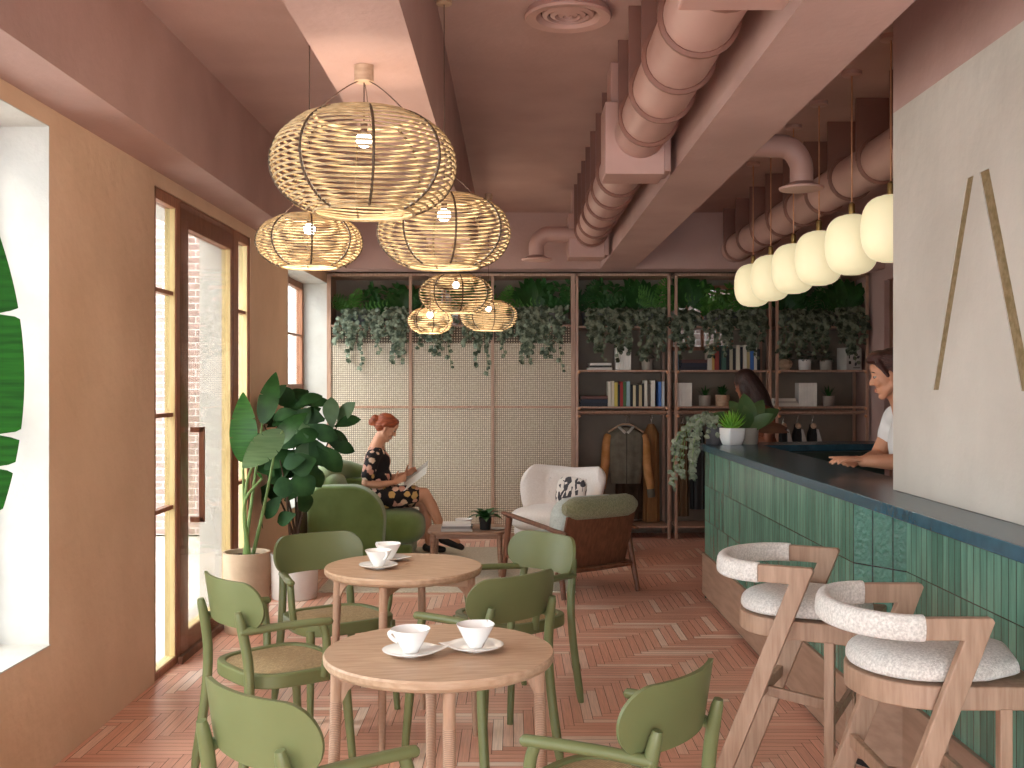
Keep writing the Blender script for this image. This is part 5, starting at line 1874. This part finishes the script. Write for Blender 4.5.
# ---- woman reading on the green armchair
def reader():
    O = V((-1.14, 9.58, 0))
    t = thing('person', 'red haired woman in a dark floral dress reading on the green armchair', 'person', O)
    q = lambda x, y, z: V((x, y, z)) - O
    sk = MB()
    hf = V((.84, .08, -.46))
    hc = q(-1.145, 9.58, 1.15)
    p, M = head(sk, hc, hf, .93, fem=True)
    limb(sk, [q(-1.235, 9.58, .95), q(-1.215, 9.58, 1.03), q(-1.17, 9.58, 1.11)], [.08, .06, .055])
    # trunk under the dress
    sk.ell(q(-1.235, 9.58, .84), (.095, .15, .16), seg=20, rings=14)
    sk.ell(q(-1.19, 9.58, .62), (.10, .14, .14), seg=20, rings=14)
    sk.ell(q(-1.14, 9.58, .52), (.13, .17, .11), seg=20, rings=14)
    for sgn in (-1, 1):
        limb(sk, [q(-1.225, 9.58 + sgn * .06, .955), q(-1.24, 9.58 + sgn * .155, .918)], [.055, .052])
    for sgn in (-1, 1):
        limb(sk, [q(-1.205, 9.58 + sgn * .02, 1.035), q(-1.235, 9.58 + sgn * .12, .945)], [.05, .05])
    # near arm (towards us) and far arm
    limb(sk, [q(-1.24, 9.425, .915), q(-1.285, 9.40, .76), q(-1.305, 9.395, .665)], [.052, .044, .038])
    limb(sk, [q(-1.305, 9.395, .665), q(-1.19, 9.415, .655), q(-1.06, 9.46, .672)], [.037, .034, .022])
    hand(sk, q(-1.06, 9.46, .672), (.85, .35, .38), (.2, .7, .3), (-.3, .2, 1), .92, (.45, .5, .55, .6))
    limb(sk, [q(-1.235, 9.735, .915), q(-1.20, 9.77, .78), q(-1.17, 9.775, .69)], [.052, .044, .037])
    limb(sk, [q(-1.17, 9.775, .69), q(-1.08, 9.75, .69), q(-.985, 9.71, .725)], [.036, .033, .022])
    hand(sk, q(-.985, 9.71, .725), (.85, -.25, .38), (.2, -.7, .3), (-.3, -.2, 1), .92, (.45, .5, .55, .6))
    # crossed legs
    limb(sk, [q(-1.12, 9.50, .53), q(-.97, 9.505, .555), q(-.80, 9.53, .562)], [.095, .078, .058])
    limb(sk, [q(-.80, 9.53, .562), q(-.735, 9.545, .45), q(-.665, 9.56, .29), q(-.61, 9.57, .185)], [.056, .056, .042, .032])
    limb(sk, [q(-.61, 9.57, .185), q(-.50, 9.575, .125)], [.034, .026])
    limb(sk, [q(-1.12, 9.66, .53), q(-.97, 9.665, .51), q(-.80, 9.66, .485)], [.095, .076, .056])
    limb(sk, [q(-.80, 9.66, .485), q(-.80, 9.66, .36), q(-.775, 9.655, .2), q(-.765, 9.65, .10)], [.054, .056, .04, .032])
    limb(sk, [q(-.765, 9.65, .07), q(-.65, 9.645, .045)], [.034, .026])
    sk.build('body', mt['skin'], t, remesh=.0062, smoothit=3)
    face_bits(t, p, M, .93, mt['hair_red'], mt['lips'])
    # dress
    d = MB()
    d.ell(q(-1.235, 9.58, .835), (.112, .172, .165), seg=24, rings=16)
    d.ell(q(-1.175, 9.58, .85), (.07, .125, .09), seg=20, rings=12)
    d.ell(q(-1.205, 9.58, .68), (.112, .155, .15), seg=24, rings=16)
    d.ell(q(-1.145, 9.58, .545), (.155, .195, .13), seg=24, rings=16)
    for sgn in (-1, 1):
        limb(d, [q(-1.23, 9.58 + sgn * .10, .93), q(-1.243, 9.58 + sgn * .168, .905)], [.072, .068])
    limb(d, [q(-1.243, 9.412, .90), q(-1.285, 9.395, .745)], [.066, .063])
    limb(d, [q(-1.235, 9.748, .90), q(-1.195, 9.775, .765)], [.066, .063])
    limb(d, [q(-1.12, 9.50, .535), q(-.90, 9.515, .56)], [.108, .085])
    limb(d, [q(-1.12, 9.66, .535), q(-.92, 9.665, .51)], [.108, .085])
    limb(d, [q(-1.12, 9.58, .52), q(-.95, 9.58, .525)], [.11, .09])
    d.build('dress', mt['dress'], t, remesh=.009, smoothit=5)
    # hair drawn back into a bun
    h = MB()
    def hel(qq, r):
        h.ell(p(*qq), [x * .93 for x in r], seg=24, rings=16, mat=M)
    hel((-.022, 0, .058), (.105, .082, .086))
    hel((-.055, 0, .015), (.068, .078, .08))
    hel((.035, 0, .098), (.052, .062, .034))
    for sgn in (-1, 1):
        h.cap(p(.055, sgn * .05, .085), p(-.03, sgn * .078, .02), .02, .018)
    hel((-.135, 0, .02), (.048, .052, .052))
    hel((-.15, .012, -.012), (.038, .04, .038))
    hel((-.11, 0, .0), (.04, .045, .04))
    h.build('hair', mt['hair_red'], t, remesh=.006, smoothit=2)
    # dark shoes
    for a, b in ((q(-.635, 9.568, .15), q(-.465, 9.578, .075)), (q(-.785, 9.652, .062), q(-.635, 9.645, .045))):
        s = MB()
        s.cap(a, a.lerp(b, .5), .042, .038); s.cap(a.lerp(b, .5), b, .038, .028)
        s.build('shoe', mt['black'], t, remesh=.007, smoothit=3)
    # the open magazine in her hands
    m = thing('open_magazine', 'open white magazine held up by the reading woman', 'magazine', q(-.97, 9.58, .65) + O)
    ax = V((.21, 0, .165))
    for sgn, rise, mm, nm in ((-1, -.06, 'paper', 'cover_leaf'), (1, .03, 'paper_grey', 'page_leaf')):
        e = MB()
        o0 = V((-.015, 0, .0))
        sd = V((.0, sgn * .15, rise))
        nn = ax.cross(sd).normalized() * .005
        e.add([o0, o0 + ax, o0 + ax + sd, o0 + sd, o0 + nn, o0 + ax + nn, o0 + ax + sd + nn, o0 + sd + nn], [(0, 1, 2, 3), (7, 6, 5, 4), (0, 4, 5, 1), (1, 5, 6, 2), (2, 6, 7, 3), (3, 7, 4, 0)])
        e.build(nm, mt[mm], m, smooth=False, recalc=True)
reader()

# ---- man behind the bar
def barman():
    O = V((2.0, 5.3, 0))
    t = thing('person', 'man in a white tee shirt leaning over the bar beside the pale wall', 'person', O)
    q = lambda x, y, z: V((x, y, z)) - O
    sk = MB()
    s = .90
    p, M = head(sk, q(1.868, 5.25, 1.588), (-.93, .30, -.2), s)
    limb(sk, [q(1.965, 5.28, 1.40), q(1.93, 5.27, 1.47), q(1.895, 5.26, 1.53)], [.07, .056, .055])
    sk.ell(q(2.01, 5.3, 1.25), (.10, .165, .18), seg=20, rings=14)
    sk.ell(q(2.04, 5.3, 1.02), (.10, .145, .16), seg=20, rings=14)
    for sg in (-1, 1):
        limb(sk, [q(1.98, 5.29 + sg * .07, 1.42), q(1.985, 5.29 + sg * .20, 1.375)], [.06, .058])
    limb(sk, [q(1.985, 5.085, 1.375), q(1.965, 5.05, 1.27), q(1.93, 5.05, 1.172)], [.056, .048, .04])
    limb(sk, [q(1.93, 5.05, 1.172), q(1.83, 5.08, 1.176), q(1.695, 5.13, 1.178)], [.041, .041, .028])
    hand(sk, q(1.695, 5.13, 1.186), (-1, .05, .03), (0, .0, -1), (.05, 1, .1), 1.0, (.02, .22, .26, .3), .15)
    limb(sk, [q(1.985, 5.495, 1.375), q(1.955, 5.53, 1.27), q(1.90, 5.53, 1.172)], [.056, .048, .04])
    limb(sk, [q(1.90, 5.53, 1.172), q(1.835, 5.43, 1.165), q(1.755, 5.32, 1.16)], [.041, .039, .028])
    hand(sk, q(1.755, 5.32, 1.16), (-.75, -.65, .02), (0, 0, -1), (-.6, .6, .2), .95, (.12, .15, .18, .2), .1)
    for sg in (-1, 1):
        limb(sk, [q(2.05, 5.3 + sg * .09, .92), q(2.04, 5.3 + sg * .10, .5), q(2.06, 5.3 + sg * .10, .09)], [.095, .06, .042])
    sk.build('body', mt['skin2'], t, remesh=.0058, smoothit=3)
    face_bits(t, p, M, s, mt['hair_brown'], mt['lips'])
    d = MB()
    d.ell(q(2.01, 5.3, 1.255), (.122, .185, .185), seg=24, rings=16)
    d.ell(q(2.035, 5.3, 1.02), (.122, .168, .19), seg=24, rings=16)
    for sg in (-1, 1):
        limb(d, [q(1.985, 5.29 + sg * .09, 1.40), q(1.988, 5.29 + sg * .20, 1.375)], [.072, .07])
    limb(d, [q(1.988, 5.085, 1.375), q(1.972, 5.055, 1.285)], [.07, .066])
    limb(d, [q(1.988, 5.495, 1.375), q(1.967, 5.528, 1.285)], [.07, .066])
    d.build('tee_shirt', mt['shirt'], t, remesh=.009, smoothit=4)
    d = MB()
    d.ell(q(2.045, 5.3, .93), (.125, .17, .13), seg=24, rings=14)
    for sg in (-1, 1):
        limb(d, [q(2.05, 5.3 + sg * .085, .90), q(2.04, 5.3 + sg * .10, .5), q(2.06, 5.3 + sg * .10, .10)], [.11, .078, .068])
    d.build('trousers', mt['jeans'], t, remesh=.012, smoothit=4)
    for sg in (-1, 1):
        z = MB(); z.cap(q(2.07, 5.3 + sg * .10, .05), q(1.90, 5.3 + sg * .11, .04), .05, .04)
        z.build('shoe', mt['black'], t, remesh=.01, smoothit=3)
    h = MB()
    def hel(qq, r):
        h.ell(p(*qq), [x * s for x in r], seg=24, rings=16, mat=M)
    hel((-.03, 0, .068), (.108, .084, .088))
    hel((-.065, 0, .01), (.062, .076, .09))
    hel((.04, 0, .115), (.062, .066, .04))
    hel((.075, 0, .108), (.034, .055, .026))
    for sg in (-1, 1):
        h.cap(p(.045, sg * .062, .085), p(.012, sg * .074, .005), .018 * s, .011 * s)
        h.cap(p(-.03, sg * .074, .04), p(-.05, sg * .068, -.06), .022 * s, .018 * s)
    h.build('hair', mt['hair_brown'], t, remesh=.0055, smoothit=2)
barman()

# ---- long haired person standing behind the plants on the bar end
def guest():
    O = V((2.1, 9.0, 0))
    t = thing('person', 'person with long dark hair standing behind the broad leaved plant on the bar', 'person', O)
    q = lambda x, y, z: V((x, y, z)) - O
    sk = MB()
    p, M = head(sk, q(1.965, 9.0, 1.535), (-.45, .85, -.3), .92, fem=True)
    limb(sk, [q(2.08, 8.99, 1.34), q(2.05, 8.99, 1.41), q(2.0, 9.0, 1.48)], [.065, .05, .048])
    sk.ell(q(2.11, 9.0, 1.2), (.095, .15, .18), seg=20, rings=14)
    sk.ell(q(2.13, 9.0, .98), (.10, .14, .16), seg=20, rings=14)
    limb(sk, [q(2.10, 8.84, 1.31), q(2.14, 8.80, 1.19), q(2.10, 8.78, 1.06)], [.052, .043, .037])
    limb(sk, [q(2.10, 8.78, 1.06), q(2.02, 8.80, 1.09), q(1.90, 8.84, 1.14)], [.037, .034, .024])
    hand(sk, q(1.90, 8.84, 1.14), (-.9, .2, .3), (0, .3, -1), (0, .8, .5), .92, (.3, .35, .4, .45))
    limb(sk, [q(2.10, 9.16, 1.31), q(2.10, 9.2, 1.18), q(2.06, 9.2, 1.06)], [.052, .043, .037])
    limb(sk, [q(2.06, 9.2, 1.06), q(1.98, 9.18, 1.09), q(1.87, 9.12, 1.13)], [.037, .034, .024])
    hand(sk, q(1.87, 9.12, 1.13), (-.9, -.2, .3), (0, -.3, -1), (0, -.8, .5), .92, (.3, .35, .4, .45))
    for sg in (-1, 1):
        limb(sk, [q(2.14, 9.0 + sg * .08, .88), q(2.13, 9.0 + sg * .08, .48), q(2.15, 9.0 + sg * .08, .09)], [.095, .058, .04])
    sk.build('body', mt['skin3'], t, remesh=.0075, smoothit=3)
    face_bits(t, p, M, .92, mt['hair_dark'], mt['lips'])
    d = MB()
    d.ell(q(2.11, 9.0, 1.2), (.115, .168, .185), seg=24, rings=16)
    d.ell(q(2.13, 9.0, 1.0), (.115, .155, .17), seg=24, rings=16)
    for sg in (-1, 1):
        limb(d, [q(2.10, 9.0 + sg * .08, 1.33), q(2.10, 9.0 + sg * .155, 1.305)], [.07, .066])
    d.build('top', mt['rust'], t, remesh=.011, smoothit=4)
    d = MB()
    d.lathe([(.14, .98), (.17, .88), (.2, .6), (.24, .3)], (2.13 - O.x, 0, 0), seg=32)
    d.build('skirt', mt['tan_cloth'], t)
    for sg in (-1, 1):
        z = MB(); z.cap(q(2.16, 9.0 + sg * .08, .045), q(2.0, 9.0 + sg * .09, .035), .045, .034)
        z.build('shoe', mt['black'], t, remesh=.01, smoothit=3)
    h = MB()
    h.ell(p(-.03, 0, .055), (.105, .085, .09), seg=24, rings=16, mat=M)
    h.ell(p(-.05, 0, -.03), (.075, .085, .12), seg=24, rings=16, mat=M)
    limb(h, [q(2.0, 8.96, 1.56), q(2.07, 8.93, 1.44), q(2.13, 8.92, 1.30), q(2.17, 8.93, 1.2)], [.09, .09, .075, .03])
    limb(h, [q(2.0, 9.02, 1.56), q(2.08, 9.03, 1.44), q(2.16, 9.02, 1.30), q(2.19, 9.0, 1.18)], [.09, .09, .075, .03])
    h.build('hair', mt['hair_dark'], t, remesh=.008, smoothit=3)
guest()
SKY, SUN, BULB, EXPO = 6.4, 3.0, 4.5, 0.98
# ------------------------------------------------------------------ daylight and camera
w = bpy.data.worlds.new('sky')
SC.world = w
w.use_nodes = True
nt = w.node_tree
nt.nodes.clear()
out = nt.nodes.new('ShaderNodeOutputWorld')
bg = nt.nodes.new('ShaderNodeBackground')
bg.inputs[0].default_value = (.86, .93, 1.0, 1)
bg.inputs[1].default_value = SKY
nt.links.new(bg.outputs[0], out.inputs[0])
sl = bpy.data.lights.new('sun', 'SUN')
sl.energy = SUN
sl.angle = R(25)
sl.color = (1, .93, .82)
so = bpy.data.objects.new('sun', sl)
COL.objects.link(so)
so.rotation_euler = V((.62, .62, -.62)).to_track_quat('-Z', 'Y').to_euler()
def portal(x, y, z, sx, sy, d):
    l = bpy.data.lights.new('sky_portal', 'AREA')
    l.shape = 'RECTANGLE'
    l.size, l.size_y = sx, sy
    l.cycles.is_portal = True
    o = bpy.data.objects.new('sky_portal', l)
    COL.objects.link(o)
    o.location = (x, y, z)
    o.rotation_euler = V(d).to_track_quat('-Z', 'Z').to_euler()
for a, b, z0, z1 in OW:
    portal(LX - .37, (a + b) / 2, (z0 + z1) / 2, b - a, z1 - z0, (1, 0, 0))
portal((LX + RX) / 2, FY - .22, 1.6, RX - LX, 3.1, (0, 1, 0))
for o in [x for x in SC.objects if x.name.startswith('bulb')]:
    l = bpy.data.lights.new('bulb_light', 'POINT')
    l.energy = BULB
    l.color = (1, .86, .68)
    l.shadow_soft_size = .05
    e = bpy.data.objects.new('bulb_light', l)
    COL.objects.link(e)
    z = sum(v.co.z for v in o.data.vertices) / len(o.data.vertices)
    e.location = o.parent.location + V((0, 0, z - .06))

cam = bpy.data.cameras.new('camera')
cam.sensor_width = 36
cam.lens = 36 * F / 1024
cam.shift_x = -1 / 1024
cam.clip_start = .05
co = bpy.data.objects.new('camera', cam)
COL.objects.link(co)
co.location = (0, 0, EYE)
co.rotation_euler = (R(90), 0, 0)
SC.camera = co
SC.view_settings.view_transform = 'Standard'
SC.view_settings.look = 'None'
SC.view_settings.exposure = EXPO
SC.view_settings.gamma = 1
SC.view_settings.use_curve_mapping = False
cy = SC.cycles
cy.use_denoising = True
cy.max_bounces = 12
cy.diffuse_bounces = 8
cy.transparent_max_bounces = 16
cy.sample_clamp_indirect = 8
